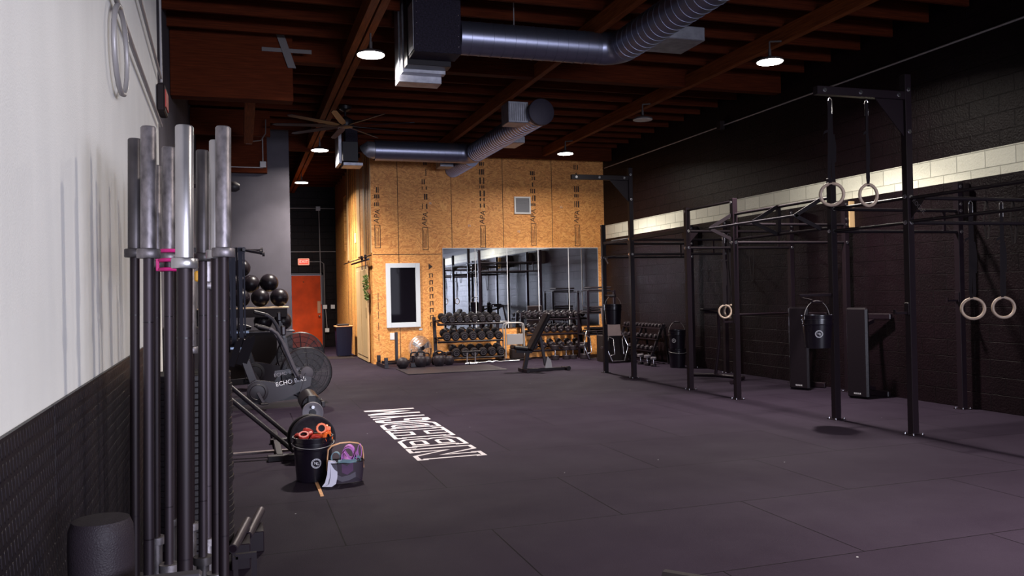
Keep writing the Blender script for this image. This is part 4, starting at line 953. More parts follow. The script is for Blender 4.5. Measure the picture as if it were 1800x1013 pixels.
band('fabric_band', [(.70, 6.80, .05), (.74, 6.79, .03), (.80, 6.79, .04), (.85, 6.80, .06)], (0, .3, 1), .04, M['pale'], 'grey fabric band seen through the mesh low in basket', .006)
band('fabric_band', [(.74, 6.79, .12), (.78, 6.785, .10), (.83, 6.79, .13)], (0, .2, 1), .07, M['purple'], 'purple fabric band pressed against the inside of mesh', .006)

# ================================================================== AIR BIKES
def air_bike(lab, loc, rz, brand=True):
    """x = forward, fan wheel at x=0"""
    t = thing('air_bike', lab, 'exercise bike', loc, (0, 0, rz), 'air bikes along the wall')
    zc = .46; R_ = .345
    fw = MB(); fw.lathe([(R_ - .01, -.07), (R_, -.06), (R_ + .006, -.05), (R_ + .006, .05), (R_, .06), (R_ - .01, .07)], (0, 0, zc), (0, 1, 0), 56, caps=False)
    for s in (-1, 1):
        for rr_ in (.12, .20, .28): fw.torus((0, s * .072, zc), (0, 1, 0), rr_, .0022, 40, 5)
        for k in range(14):
            a = 2 * PI * k / 14; fw.cyl((.07 * math.cos(a), s * .075, zc + .07 * math.sin(a)), (R_ * math.cos(a + .25), s * .068, zc + R_ * math.sin(a + .25)), .003, n=5)
    fw.build('cage', M['steel_dark'], t)
    for s in (-1, 1):
        MB().lathe([(.05, 0), (R_ - .008, .001)], (0, s * .070, zc), (0, 1, 0), 48, caps=False).build('mesh_screen', M['fan_mesh'], t)
    bl = MB()
    for k in range(8):
        a = 2 * PI * k / 8; u = Vector((math.cos(a), 0, math.sin(a))); v = Vector((0, 1, 0))
        bl.prism([(.08, -.02), (.30, -.045), (.30, .045), (.08, .02)], (0, 0, zc), u, v, .006)
    bl.build('fan_blades', M['steel_grey'], t)
    hb = MB(); hb.lathe([(.05, -.10), (.085, -.09), (.085, .09), (.05, .10)], (0, 0, zc), (0, 1, 0), 28); hb.build('hub', M['steel_grey'], t)
    fr = MB()
    fr.beam((-1.02, 0, .10), (.05, 0, .16), .07, .09); fr.beam((-1.02, -.28, .04), (-1.02, .28, .04), .06, .08, .006); fr.beam((.18, -.28, .04), (.18, .28, .04), .06, .08, .006)
    fr.beam((-1.02, 0, .06), (-1.02, 0, .14), .06, .08); fr.beam((.0, 0, .12), (.18, 0, .06), .06, .08)
    for s in (-1, 1): fr.beam((-.02, s * .095, zc), (-.12, s * .095, .12), .05, .012)
    fr.beam((-.62, 0, .12), (-.80, 0, .66), .075, .11, .008); fr.beam((-.55, 0, .12), (-.24, 0, .60), .09, .06); fr.beam((-.24, 0, .58), (-.28, 0, .95), .06, .05)
    fr.build('frame', M['steel_dark'], t)
    cg = MB(); cg.prism([(-.80, .12), (-.78, .34), (-.68, .40), (-.55, .38), (-.20, .30), (-.03, .42), (.06, .40), (.04, .28), (-.30, .12), (-.62, .06)], (0, -.085, 0), (1, 0, 0), (0, 0, 1), .05); cgo = cg.build('chain_guard', M['steel_black'], t)
    cr = MB(); cr.lathe([(.135, 0), (.14, .004), (.14, .02), (.11, .028)], (-.66, -.12, .24), (0, -1, 0), 36); cr.torus((-.66, -.150, .24), (0, 1, 0), .10, .006, 32, 6); cr.build('crank_cover', M['steel_dark'], t)
    for s, a in ((-1, -1.1), (1, 2.04)):
        cx = -.66 + .17 * math.cos(a); cz = .24 + .17 * math.sin(a)
        o = MB(); o.beam((-.66, s * .165, .24), (cx, s * .175, cz), .02, .03); co = o.build('crank', M['steel_grey'], t)
        MB().box((cx, s * .22, cz), (.10, .09, .025), .006).build('pedal', M['rubber'], co)
    sp_ = MB(); sp_.beam((-.80, 0, .62), (-.86, 0, .84), .05, .06); sp_.build('seat_post', M['steel_dark'], t)
    MB().box((-.88, 0, .835), (.30, .07, .035), .004).build('seat_slide', M['alu'], t)
    se = MB(); se.lathe([(.01, 0), (.10, .01), (.125, .035), (.115, .07), (.05, .088)], (-.93, 0, .86), (0, 0, 1), 28, sx=1.05, sy=1.0); se.tube([(-.88, 0, .90), (-.78, 0, .905), (-.70, 0, .895)], [.07, .045, .022], 14); se.build('seat', M['vinyl'], t)
    for s in (-1, 1):
        arm = MB(); arm.tube([(-.10, s * .16, .38), (-.18, s * .17, .52), (-.34, s * .19, .92), (-.40, s * .20, 1.02), (-.47, s * .21, 1.075), (-.62, s * .22, 1.12)], .024, 12); arm.beam((-.14, s * .165, .42), (-.32, s * .185, .88), .015, .06); ao = arm.build('arm_lever', M['steel_grey'], t)
        MB().cyl((-.50, s * .212, 1.085), (-.66, s * .222, 1.13), .027, n=14, ch=.006).build('grip', M['rubber'], ao)
        o = MB(); o.cyl((-.10, s * .10, zc - .03), (-.10, s * .24, zc - .03), .02, n=12); o.build('foot_peg', M['steel_grey'], t)
    o = MB(); o.box((-.30, 0, 1.05), (.06, .16, .13), .015, None); o.build('console', M['steel_black'], t)
    o = MB(); o.beam((-.28, 0, .93), (-.30, 0, 1.02), .03, .03); o.build('console_post', M['steel_black'], t)
    if brand:
        text('lettering', 'ECHO BIKE', .082, (-.22, -.1125, .355), (PI / 2, -.16, 0), M['decal'], cgo, .0008)
        text('lettering', 'ECHO BIKE', .065, (-.28, -.100, .47), (PI / 2, -.16, 0), M['concrete'], cgo, .0008)
        MB().prism([(-.34, -.035), (-.02, .015), (.02, .07), (-.33, .035)], (-.10, -.097, .475), (1, 0, 0), (0, 0, 1), .004).build('side_panel', M['steel_black'], cgo)
    return t
air_bike('black air bike with large mesh fan wheel, nearest the lettering', (.83, 11.85, 0), 0.06)
air_bike('black air bike farther back, its fan in front of the red door', (.93, 14.5, 0), 0.0, False).scale = (1.13,) * 3
# power cord and outlet on the dark cabinet behind, drawn under balls
# ================================================================== BALL RACK
br_ = thing('ball_rack', 'dark wall shelf unit holding the medicine balls', 'shelf', (0, 0, 0))
MB().b2(-.78, .85, 16.35, 16.95, 1.305, 1.33, .002).build('shelf', M['door_pine'], br_)
MB().b2(-.78, .95, 16.30, 16.95, .85, .875, .002).build('shelf', M['steel_grey'], br_)
o = MB(); o.b2(-.78, .82, 16.40, 16.42, 1.14, 1.30); o.build('front_rail', M['dark_box'], br_)
MB().b2(-.78, .62, 16.40, 17.0, 0.0, .845, .004).build('cabinet_body', M['dark_box'], br_)
ol = MB().box((.0, 16.39, .62), (.075, .02, .12), .003).build('outlet_plate', M['conduit'], br_)
for k, (x, y, z, lab) in enumerate(((.505, 16.64, 1.795, 'black medicine ball on top of the pile, farthest right of the upper row'), (.17, 16.72, 1.78, 'black medicine ball in the upper row left of the topmost'), (.335, 16.52, 1.508, 'black medicine ball at the front of the shelf, middle'), (.685, 16.52, 1.508, 'black medicine ball at the open right end of the top shelf'),
        (-.02, 16.52, 1.508, 'black medicine ball on the top shelf behind the hanging bands'), (-.38, 16.52, 1.508, 'black medicine ball at the wall end of the top shelf'), (-.19, 16.62, 1.80, 'black medicine ball piled above the bands'), (.0, 16.74, 2.085, 'highest black medicine ball, peeking above the bands'),
        (.38, 16.66, 1.049, 'black medicine ball on the lower shelf, left of the pair'), (.745, 16.66, 1.049, 'black medicine ball on the lower shelf, right end'))):
    t = thing('medicine_ball', lab, 'medicine ball', (x, y, z), (0.3 * k, .5 * k, k), 'black medicine balls')
    MB().sphere((0, 0, 0), .172, 32, 20).build('ball_skin', M['vinyl'], t)
    o = MB()
    for ax in ((1, 0, 0), (0, 1, 0)): o.torus((0, 0, 0), ax, .1725, .0022, 40, 5)
    o.build('seam', M['rubber'], t)

# hanging resistance bands on pegs of a rack post
hk = thing('band_hanger', 'black wall arm with pegs that the stretch bands hang from', 'hanger', (0, 0, 0))
o = MB(); o.beam((-.795, 9.5, 2.03), (.05, 9.5, 2.03), .04, .05); o.build('arm', M['steel_black'], hk)
for (dy, x1, z1) in ((-.10, .20, 2.00), (0.0, .21, 2.03), (.10, .23, 1.99)):
    o = MB(); o.cyl((.03, 9.5 + dy, 2.03), (x1, 9.5 + dy, z1), .010, n=10); p = o.build('peg', M['steel_black'], hk); MB().cyl((x1 - .005, 9.5 + dy, z1), (x1 + .02, 9.5 + dy, z1), .026, n=16).build('peg_end', M['rubber'], p)
o = MB(); o.beam((.03, 9.38, 2.03), (.03, 9.62, 2.03), .03, .03); o.build('cross_piece', M['steel_black'], hk)
ks = 0
for k in range(12):
    x = -.245 + k * .025; ln = 1.0 + .09 * math.sin(k * 2.1); y = 9.5; wd = (.022, .030, .018)[k % 3]; sg = .012 * math.sin(k * 1.7)
    dz = .001 * (k % 2)
    pts = [(x, y - .031, 2.0), (x + sg, y - .036 - .012 * (k % 2), 1.5), (x + sg * .4, y - .02, 2.02 - ln), (x + sg * .4, y, 2.0 - ln), (x + sg * .4, y + .02, 2.02 - ln), (x + sg, y + .036, 1.5), (x, y + .031, 2.0), (x, y + .029, 2.053), (x, y, 2.060 + dz), (x, y - .029, 2.053), (x, y - .031, 2.0)]
    tag(MB().ribbon(pts, (1, 0, 0), wd, .004).build('stretch_band', M['navy_band'] if k % 4 else M['strap']), 'dark latex loop band on the wall arm, %s from the wall' % ORD[k], 'resistance band', 'latex bands hanging from the wall arm')
# grip pads / straps below the bands
for k, (x, z) in enumerate(((-.06, 1.04), (.02, 1.05), (.07, 1.06))):
    tag(MB().prism([(-.01, .0), (.05, .05), (.06, .0), (-.03, -.26), (-.09, -.24)], (x, 9.25 + k * .05, z), (1, 0, 0), (0, 0, 1), .03).build('folded_strap', M['strap']), 'black folded strap hanging below the bands, %s from the wall' % ORD[k], 'strap', 'folded straps below the bands')
hp2 = thing('wall_pull_bar', 'dark rounded bar end sticking out above the barbell sleeve', 'pull-up bar', (-.08, 9.2, 2.68))
MB().cyl((-.72, 0, 0), (.02, 0, 0), .02, n=12).build('bar', M['steel_black'], hp2); MB().lathe([(.03, -.05), (.055, -.02), (.055, .02), (.03, .06)], (.02, 0, 0), (1, 0, 0), 20).build('pad', M['rubber'], hp2)

# ================================================================== RIG
RX = 6.35; WX = 8.17; YS = [4.80, 6.66, 7.79, 9.75, 10.99, 12.87, 14.02]; RH = 2.72
rig = thing('pull_up_rig', 'long black steel pull-up rig bolted along the block wall', 'pull-up rig', (0, 0, 0))
U_ = .0375
def up(x, y, h):
    o = MB(); o.b2(x - U_, x + U_, y - U_, y + U_, .008, h, .004); o.b2(x - .07, x + .07, y - .07, y + .07, 0, .008)
    u = o.build('upright', M['steel_black'], rig)
    b = MB()
    for (dx, dy) in ((-.055, -.055), (.055, -.055), (-.055, .055), (.055, .055)): b.cyl((x + dx, y + dy, .008), (x + dx, y + dy, .024), .009, n=8)
    b.build('anchor_bolt', M['chrome'], u)
    return u
ups = {}
for i, y in enumerate(YS): ups[i] = up(RX, y, 3.60 if i in (1, 5) else RH)
for i, y in enumerate(YS[1:]):
    up(WX, y, RH)
def bolt(x, y, z, ax='y', par=rig):
    d = Vector((0, -1, 0)) if ax == 'y' else Vector((-1, 0, 0))
    c = Vector((x, y, z)); o = MB(); o.cyl(c, c + d * .014, .017, n=6); o.cyl(c, c + d * .004, .022, n=14); o.build('bolt', M['chrome'], par)
def ybar(x, y0, y1, z, r=.017, m='steel_dark', sq=False):
    o = MB()
    if sq: o.b2(x - .025, x + .025, y0, y1, z - .025, z + .025, .003)
    else: o.cyl((x, y0, z), (x, y1, z), r, n=14)
    return o.build('pull_up_bar' if not sq else 'beam', M[m], rig)
# lengthwise members at the front row
ybar(RX, YS[0] + U_, YS[1] - U_, 2.36); ybar(RX, YS[0] + U_, YS[1] - U_, 2.13)
ybar(RX, YS[1] + U_, YS[2] - U_, 2.37); ybar(RX, YS[1] + U_, YS[2] - U_, 2.12)
ybar(RX, YS[2] + U_, YS[3] - U_, 2.50); 
ybar(RX, YS[3] + U_, YS[4] - U_, 2.68)
ybar(RX, YS[4] + U_, YS[5] - U_, 2.38, sq=True); ybar(RX, YS[5] + U_, YS[6] - U_, 2.38, sq=True)
ybar(RX, YS[5] + U_, YS[6] - U_, 2.13)
# protruding ladder-like pull-up station between the third and fourth posts
A0, A1, AM = YS[2] + .04, YS[3] - .04, (YS[2] + YS[3]) / 2
xo = 5.98; zo = 2.31
o = MB(); o.cyl((xo, A0 + .12, zo), (xo, A1 + .05, zo), .015, n=12); o.build('outer_bar', M['steel_grey'], rig)
for yy in (A0 + .12, AM, A1 + .05):
    o = MB(); o.beam((xo, yy, zo), (RX - .02, yy if yy != AM else AM, 2.50), .012, .045); o.beam((xo, yy, zo), (RX - .02, yy, 2.16), .012, .045); o.build('bracket', M['steel_dark'], rig)
o = MB(); o.beam((RX, AM, 2.14), (RX, AM, 2.52), .045, .045); o.build('vertical_brace', M['steel_black'], rig)
ybar(RX, A0, A1, 2.16)
# crosswise members
for i, y in enumerate(YS[1:], 1):
    for zz, rr_ in ((2.37, .02), (2.12, .02)):
        o = MB(); o.cyl((RX + U_, y, zz), (WX - U_, y, zz), rr_, n=12); o.build('cross_bar', M['steel_dark'], rig)
        bolt(RX, y - U_, zz); bolt(WX, y - U_, zz)
    o = MB(); o.beam((WX - .22, y, 2.12), (WX - .22, y, 2.37), .03, .03); o.build('spacer', M['steel_black'], rig)
    bolt(RX - U_, y, 2.66 if i not in (1, 5) else 2.38, 'x'); bolt(WX, y - U_, 2.66); bolt(RX - U_, y, 2.12, 'x'); bolt(WX, y - U_, 2.45)
    w_ = MB().b2(WX + U_ + .001, XR - .001, y - .05, y + .09, 2.33, 2.70, .002).build('wall_block', M['door_pine' if i == 3 else 'dark_box'], rig)
# gussets
def gusset(x, y, z, dx, dy, s=.16):
    u = Vector((dx, dy, 0)); o = MB(); o.prism([(U_, 0), (s + U_, 0), (U_, -s)], (x, y, z), u, (0, 0, 1), .008)
    g_ = o.build('gusset', M['steel_black'], rig); return g_
gusset(RX, YS[1], 2.36, 0, -1, .20); gusset(RX, YS[4], 2.36, 0, 1); gusset(RX, YS[5], 2.36, 0, 1); gusset(RX, YS[6], 2.12, 0, -1); gusset(RX, YS[4], 2.36, 1, 0)
text('lettering', 'ROGUE', .05, (RX - .006, YS[6] - .14, 2.05), (PI / 2, math.radians(40), -PI / 2), M['decal'], rig, .0006)
text('lettering', 'ROGUE', .06, (RX - .006, YS[1] - .14, 2.27), (PI / 2, math.radians(45), -PI / 2), M['concrete'], rig, .0006)
# tall posts with cantilever beams
for (i, zz) in ((1, 3.385), (5, 3.42)):
    y = YS[i]; o = MB(); o.b2(RX - 1.08, RX - U_ - .001, y - .035, y + .035, zz - .04, zz + .04, .003); bo = o.build('cantilever_beam', M['steel_black'], rig)
    o = MB(); o.prism([(0, 0), (-.34, 0), (0, -.36)], (RX - U_, y, zz - .04), (1, 0, 0), (0, 0, 1), .010); o.build('gusset', M['steel_black'], rig)
    for xx in (RX - 1.0, RX - .58, RX - .12): bolt(xx, y - .036, zz)
    bolt(RX, y - U_, zz + .06); bolt(RX, y - U_, zz - .36)
# j-hooks
def peg(x, y, z, dx, name='j_hook', ln=.16):
    o = MB(); o.beam((x + dx * U_, y, z), (x + dx * (U_ + ln), y, z), .028, .022); o.beam((x + dx * (U_ + ln), y, z - .01), (x + dx * (U_ + ln), y, z + .035), .028, .014); o.box((x + dx * (U_ + .008), y, z + .04), (.016, .06, .12), .003)
    return o.build(name, M['steel_black'], rig)
peg(RX, YS[1] , 1.22, -1); peg(WX, YS[2], 1.30, -1); peg(RX, YS[3], 1.05, -1)
for i, y in ((4, YS[4]),):
    o = MB(); o.tube([(WX - U_, y, 1.10), (WX - .5, y, 1.10), (WX - .95, y, 1.10), (WX - 1.0, y, 1.05)], .018, 10); o.build('spotter_arm', M['steel_black'], rig)

# plywood rings on straps
def rings(x, y, z, ztop, rz, lab, R_=.118, loose=True):
    t = thing('gym_ring', lab, 'gymnastic ring', (x, y, z), (0, 0, rz), 'gymnastic rings on the rig')
    MB().torus((0, 0, 0), (0, 1, 0), R_ - .014, .0155, 48, 14).build('ring', M['ring'], t)
    o = MB(); zt = ztop - z
    o.ribbon([(-.008, -.012, R_ - .03), (-.020, -.014, R_ + .05), (-.012, -.012, zt * .5), (-.004, -.01, zt - .03)], (1, 0, 0), .030, .003)
    o.ribbon([(-.008, -.012, R_ - .03), (0, .0, R_ - .032), (.008, .012, R_ - .03)], (1, 0, 0), .030, .003)
    o.ribbon([(.008, .012, R_ - .03), (.020, .014, R_ + .05), (.012, .012, zt * .5), (.004, .01, zt - .03)], (1, 0, 0), .030, .003)
    if loose: o.ribbon([(.02, .015, zt * .62), (.035, .02, zt * .5), (.03, .02, zt * .33)], (1, 0, 0), .030, .003); o.ribbon([(-.01, -.02, zt * .66), (-.06, -.02, zt * .64), (-.07, -.02, zt * .58)], (.3, 0, 1), .03, .003)
    so = o.build('strap', M['strap'], t)
    o = MB(); o.tube([(-.016, 0, zt - .16), (-.016, 0, zt - .02), (0, 0, zt + .0), (.016, 0, zt - .02), (.016, 0, zt - .16)], .005, 8); o.build('carabiner', M['chrome'], so)
    return t
rings(5.42, 6.64, 2.385, 3.32, -.68, 'wooden ring hanging high from cantilever beam, the outer of the pair')
rings(5.85, 6.64, 2.385, 3.32, .0, 'wooden ring hanging high from cantilever beam, nearer the tall post')
rings(7.15, 6.66, 1.24, 2.35, -.75, 'wooden ring hanging low inside the rig, left of the near pair')
rings(7.56, 6.66, 1.24, 2.35, -.5, 'wooden ring hanging low inside the rig, cut by the right picture edge')
rings(6.97, 10.99, 1.15, 2.35, -.2, 'wooden ring hanging in the middle bay, left of the overlapping pair', .11)
rings(7.09, 11.03, 1.15, 2.35, -.9, 'wooden ring hanging in the middle bay, right of the overlapping pair', .11)
# straps and loops hanging in the rig
for k, (x, y, z0, z1, lab) in enumerate(((7.10, 11.0, 2.34, 1.45, 'dark strap loop hanging beside the middle rings, longest'), (7.46, 11.0, 2.34, 1.6, 'dark strap loop hanging behind the rig post'), (7.72, 6.66, 2.34, 1.9, 'short dark strap loop over the near cross bar'), (7.36, 6.66, 2.34, 1.95, 'thin dark strap loop between the low rings'))):
    o = MB(); o.ribbon([(x, y, z0 + .03), (x - .03, y, z0 - .1), (x - .04, y, (z0 + z1) / 2), (x - .01, y, z1), (x + .02, y, z1 + .02), (x + .04, y, (z0 + z1) / 2), (x + .03, y, z0 - .1), (x, y, z0 + .03)], (0.3, 1, 0), .03, .003)
    tag(o.build('hanging_strap', M['strap']), lab, 'strap', 'strap loops on the rig')

# hanging bucket etc
hb_ = thing('bucket', 'black bucket hanging on the front post of the rig', 'bucket', (5.985, 7.62, .83), (0, 0, 0), 'black buckets'); bucket_parts(hb_, True, True, -.55, .36, .160)
o = MB(); o.beam((RX - U_ - .42, 7.79, 1.405), (RX - U_, 7.79, 1.405), .03, .03, .003); o.beam((RX - U_ - .40, 7.79, 1.375), (RX - U_ - .40, 7.60, 1.350), .02, .02, .002); o.build('hanging_arm', M['steel_black'], rig)
hb_ = thing('bucket', 'black bucket hanging between the two farthest rig posts', 'bucket', (6.33, 13.62, .90), (0, 0, 0), 'black buckets'); bucket_parts(hb_, True, False, -.3, .36, .155)
o = MB(); o.beam((RX, 14.0, 1.425), (RX, 13.55, 1.425), .03, .03, .003); o.build('hanging_arm', M['steel_black'], rig)
hb_ = thing('bucket', 'black bucket with raised handle stacked near the block wall', 'bucket', (7.96, 14.25, .365), (0, 0, 0), 'black buckets'); bucket_parts(hb_, True, True, -.9, .36, .165)
hb_ = thing('bucket', 'black bucket underneath another one near the block wall', 'bucket', (7.96, 14.25, .001), (0, 0, 0), 'black buckets'); bucket_parts(hb_, False, False, 0, .36, .165)

# flat benches stored upright
def up_bench(x, y, rz, lab, feet=True):
    t = thing('flat_bench', lab, 'workout bench', (x, y, 0), (0, 0, rz), 'flat benches stored on end')
    MB().box((-.02, 0, .61), (.075, .30, 1.20), .025).build('pad', M['vinyl'], t)
    o = MB(); o.beam((.06, 0, .10), (.06, 0, 1.05), .05, .07, .004); o.beam((.06, 0, .95), (.36, 0, 1.02), .06, .05); o.beam((.06, 0, .16), (.36, 0, .10), .06, .05)
    o.build('spine', M['steel_black'], t)
    for z in (.06, 1.08):
        o = MB(); o.box((.38, 0, z if z > 1 else .04), (.07, .52 if z > 1 else .42, .08), .01); o.build('foot', M['steel_black'], t)
    text('lettering', 'ROGUE', .03, (-.058, 0, .07), (PI / 2, 0, -PI / 2), M['decal'], t, .0005)
    return t
up_bench(7.74, 10.25, .50, 'black flat bench stored on end behind the hanging bucket')
b2_ = up_bench(7.80, 9.10, .35, 'black flat bench stored on end with its foot bar showing')

# ================================================================== DUMBBELLS
def db_round(name='dumbbell'):
    t = thing(name, 'x', 'dumbbell')
    for s in (-1, 1):
        o = MB(); o.lathe([(.030, .055), (.060, .06), (.068, .075), (.068, .125), (.060, .14), (.04, .142)], (0, 0, 0), (0, s, 0), 26)
        h = o.build('head', M['rubber'], t)
        o = MB(); o.lathe([(.034, .1425), (.042, .1425), (.042, .144), (.034, .144), (.034, .1425)], (0, 0, 0), (0, s, 0), 20, caps=False)
        for k in range(2): o.box((-.012 + .024 * k, s * .1435, 0), (.008, .002, .026))
        o.build('marking', M['concrete'], h)
    MB().cyl((0, -.06, 0), (0, .06, 0), .016, n=12).build('handle', M['chrome'], t)
    return t
def db_hex():
    t = thing('hex_dumbbell', 'x', 'dumbbell')
    for s in (-1, 1):
        o = MB(); o.lathe([(.045, .050), (.058, .058), (.058, .105), (.045, .118)], (0, 0, 0), (0, s, 0), 6, flat=True); h = o.build('head', M['rubber_g'], t)
        o = MB(); o.box((0, s * .1185, 0), (.03, .002, .016)); o.build('marking', M['concrete'], h)
    o = MB(); o.lathe([(.013, -.055), (.017, 0), (.013, .055)], (0, 0, 0), (0, 1, 0), 12); o.build('handle', M['chrome'], t)
    return t
used = {}
def place(kind, maker, loc, rot, scale, lab, group):
    if kind not in used: used[kind] = maker(); t = used[kind]
    else: t = copy_tree(used[kind])
    t.location = loc; t.rotation_euler = rot; t.scale = (scale,) * 3; t['label'] = lab; t['group'] = group
    return t

def rack(x0, x1, y, tiers, lab, depth=.36, name='dumbbell_rack', H=None):
    t = thing(name, lab, 'dumbbell rack', (0, 0, 0))
    top = tiers[-1][0]
    for x in (x0, x1):
        o = MB(); o.beam((x, y + .10, 0.02), (x, y + .26, top + .12), .05, .07); o.b2(x - .03, x + .03, y - .28, y + .34, 0, .05, .004); o.build('side_post', M['steel_black'], t)
    for z, n in tiers:
        T = Matrix.Translation((0, y, z)) @ Matrix.Rotation(math.radians(14), 4, 'X')
        o = MB()
        o.box(((x0 + x1) / 2, -.15, 0), (x1 - x0 + .04, .05, .035), .004, T); o.box(((x0 + x1) / 2, .17, 0), (x1 - x0 + .04, .05, .035), .004, T)
        o.box((x0 + .03, .01, 0), (.03, .30, .03), 0, T); o.box((x1 - .03, .01, 0), (.03, .30, .03), 0, T)
        o.build('shelf', M['steel_black'], t)
    return t
rack(4.03, 5.48, 17.75, [(.14, 6), (.50, 7), (.88, 8)], 'three-tier black rack of round dumbbells beside the window')
rows = [('bottom', .14, [4.42 + i * .204 for i in range(6)], 1.42), ('middle', .50, [4.22 + i * .196 for i in range(7)], 1.36), ('top', .88, [4.17 + i * .173 for i in range(8)], 1.16)]
for nm, z, xs, s in rows:
    for i, x in enumerate(xs):
        place('round', db_round, (x, 17.76, z + .022 + .068 * s), (math.radians(14), 0, math.radians(0)), s,
              'round black dumbbell on the %s shelf of left rack, %s from the left' % (nm, ORD[i]), 'round dumbbells on the left rack')
rack(6.10, 7.52, 17.82, [(.22, 6), (.58, 7), (.92, 8)], 'three-tier black rack of hexagonal dumbbells behind the incline bench', name='dumbbell_rack')
rows = [('bottom', .22, [6.28 + i * .215 for i in range(6)], 1.5), ('middle', .58, [6.24 + i * .172 for i in range(7)], 1.28), ('top', .92, [6.17 + i * .145 for i in range(10)], 1.05)]
for nm, z, xs, s in rows:
    for i, x in enumerate(xs):
        place('hex', db_hex, (x, 17.82, z + .020 + .058 * s), (math.radians(14), math.radians(30), 0), s,
              'hex black dumbbell on the %s shelf of right rack, %s from the left' % (nm, ORD[i]), 'hex dumbbells on the right rack')
for i, (x, y, s) in enumerate(((6.57, 17.2, 1.1), (6.84, 17.22, 1.0), (7.02, 17.26, 1.0), (7.24, 17.12, 1.25))):
    t = thing('standing_dumbbell', ['round dumbbell standing on end before the right rack, farthest left', 'round dumbbell standing on end before the right rack, second from left', 'round dumbbell standing on end before the right rack, third from left', 'largest dumbbell standing on end before the right rack'][i], 'dumbbell', (x, y, 0.001), (0, 0, 0), 'dumbbells standing on the floor')
    for z0 in (0, .20):
        MB().lathe([(.075, 0), (.082, .008), (.082, .085), (.075, .093)], (0, 0, z0), (0, 0, 1), 28).build('head', M['rubber_g'], t)
    MB().cyl((0, 0, .09), (0, 0, .205), .016, n=12).build('handle', M['chrome'], t); t.scale = (s,) * 3
# small dumbbells rack on block wall side
t = thing('dumbbell_rack', 'low a-frame rack of small dumbbells against the block wall', 'dumbbell rack', (0, 0, 0))
for y in (15.1, 15.95, 16.8):
    o = MB(); o.beam((7.78, y, 0), (8.12, y, .80), .04, .05); o.beam((8.24, y, 0), (8.14, y, .80), .04, .04); o.build('side_post', M['steel_dark'], t)
TZ = ((.08, 7.86), (.26, 7.94), (.50, 8.03), (.72, 8.12))
for z, x in TZ:
    o = MB(); o.b2(x - .09, x - .05, 15.05, 16.85, z - .015, z + .005, .002); o.b2(x + .02, x + .06, 15.05, 16.85, z + .01, z + .03, .002); o.build('shelf', M['steel_black'], t)
for r_i, (z, x) in enumerate(TZ):
    n = (7, 9, 9, 12)[r_i]; s = (.85, .75, .70, .6)[r_i]
    for i in range(n):
        place('hexs', db_hex, (x - .01, 15.14 + i * (1.6 / (n - 1)), z + .02 + .058 * s), (0, math.radians(30), math.radians(90)), s,
              'small dumbbell on the a-frame rack, %s shelf, %s from the near end' % (('lowest', 'second', 'third', 'highest')[r_i], ORD[i]), 'small dumbbells on the a-frame rack')
for i, (y, s) in enumerate(((14.92, .9), (15.22, .9), (15.50, .8), (14.66, .8))):
    t = thing('standing_dumbbell', 'chrome-handled dumbbell on the floor before the a-frame rack, %s from the near end' % ORD[(1, 2, 3, 0)[i]], 'dumbbell', (7.66, y, .001), (0, 0, 0), 'chrome dumbbells before the a-frame rack')
    for z0 in (0, .17): MB().lathe([(.06, 0), (.07, .006), (.07, .055), (.06, .06)], (0, 0, z0), (0, 0, 1), 24).build('head', M['concrete'] if z0 else M['rubber_g'], t)
    MB().cyl((0, 0, .06), (0, 0, .17), .016, n=12).build('handle', M['chrome'], t); t.scale = (s,) * 3

# ================================================================== KETTLEBELLS, SLED, FAN, BARS ALONG THE BOARD WALL
def kb(x, y, s, lab, rz=0.0, pitch=0.0):
    t = thing('kettlebell', lab, 'kettlebell', (x, y, 0), (0, 0, rz), 'kettlebells on the floor')
    o = MB(); R_ = .105; o.lathe([(.055, 0), (.075, .006), (.095, .05), (.106, .10), (.100, .15), (.080, .185), (.05, .200), (.01, .203)], n=30); o.build('bell', M['rubber_g'], t)
    o = MB(); o.tube([(-.055, 0, .165), (-.075, 0, .21), (-.070, 0, .255), (-.04, 0, .275), (.04, 0, .275), (.070, 0, .255), (.075, 0, .21), (.055, 0, .165)], .0165, 12); o.build('handle', M['steel_dark'], t)
    t.scale = (s,) * 3
    return t
kb(3.50, 16.98, 1.18, 'large kettlebell nearest the front, left one of the row'); kb(3.90, 17.02, 1.15, 'large kettlebell at the foot of the left dumbbell rack')
kb(3.44, 17.32, 1.05, 'kettlebell half hidden behind the large left one'); kb(3.70, 17.33, .95, 'kettlebell with reddish band in the middle of the group', .3)
kb(3.92, 17.42, .95, 'kettlebell with reddish band beside the rack post', .6); kb(4.16, 17.20, 1.0, 'kettlebell under the lowest shelf of the left rack', .4); kb(4.12, 17.52, .9, 'small kettlebell at the back against the board wall')
for k, (x, y, z) in enumerate(((3.70, 17.325, .175), (3.92, 17.405, .175))):
    tag(MB().tube([(x - .045, y, z), (x - .02, y - .045, z + .004), (x + .02, y - .045, z + .004), (x + .045, y, z)], .006, 6).build('red_band', M['red']), ['thin red band around the middle kettlebell', 'thin red band around the kettlebell by the rack'][k], 'band')
sl = thing('push_sled', 'black steel push sled frame at the board wall corner', 'sled', (3.08, 17.45, 0))
o = MB()
o.beam((-.30, .55, .04), (-.28, -.45, .04), .08, .07); o.beam((.5, .55, .04), (.5, -.30, .04), .08, .07); o.beam((-.30, .05, .10), (.5, .05, .10), .08, .05); o.beam((-.28, -.35, .10), (.5, -.25, .10), .06, .05)
o.build('frame', M['steel_black'], sl)
for (x, y) in ((-.30, .45), (-.28, -.38), (.5, .45), (.5, -.22)): MB().b2(x - .035, x + .035, y - .035, y + .035, .075, .22, .004).build('pole_socket', M['steel_black'], sl)
MB().b2(-.005, .055, .08, .14, .10, .72, .004).build('upright_post', M['steel_black'], sl)
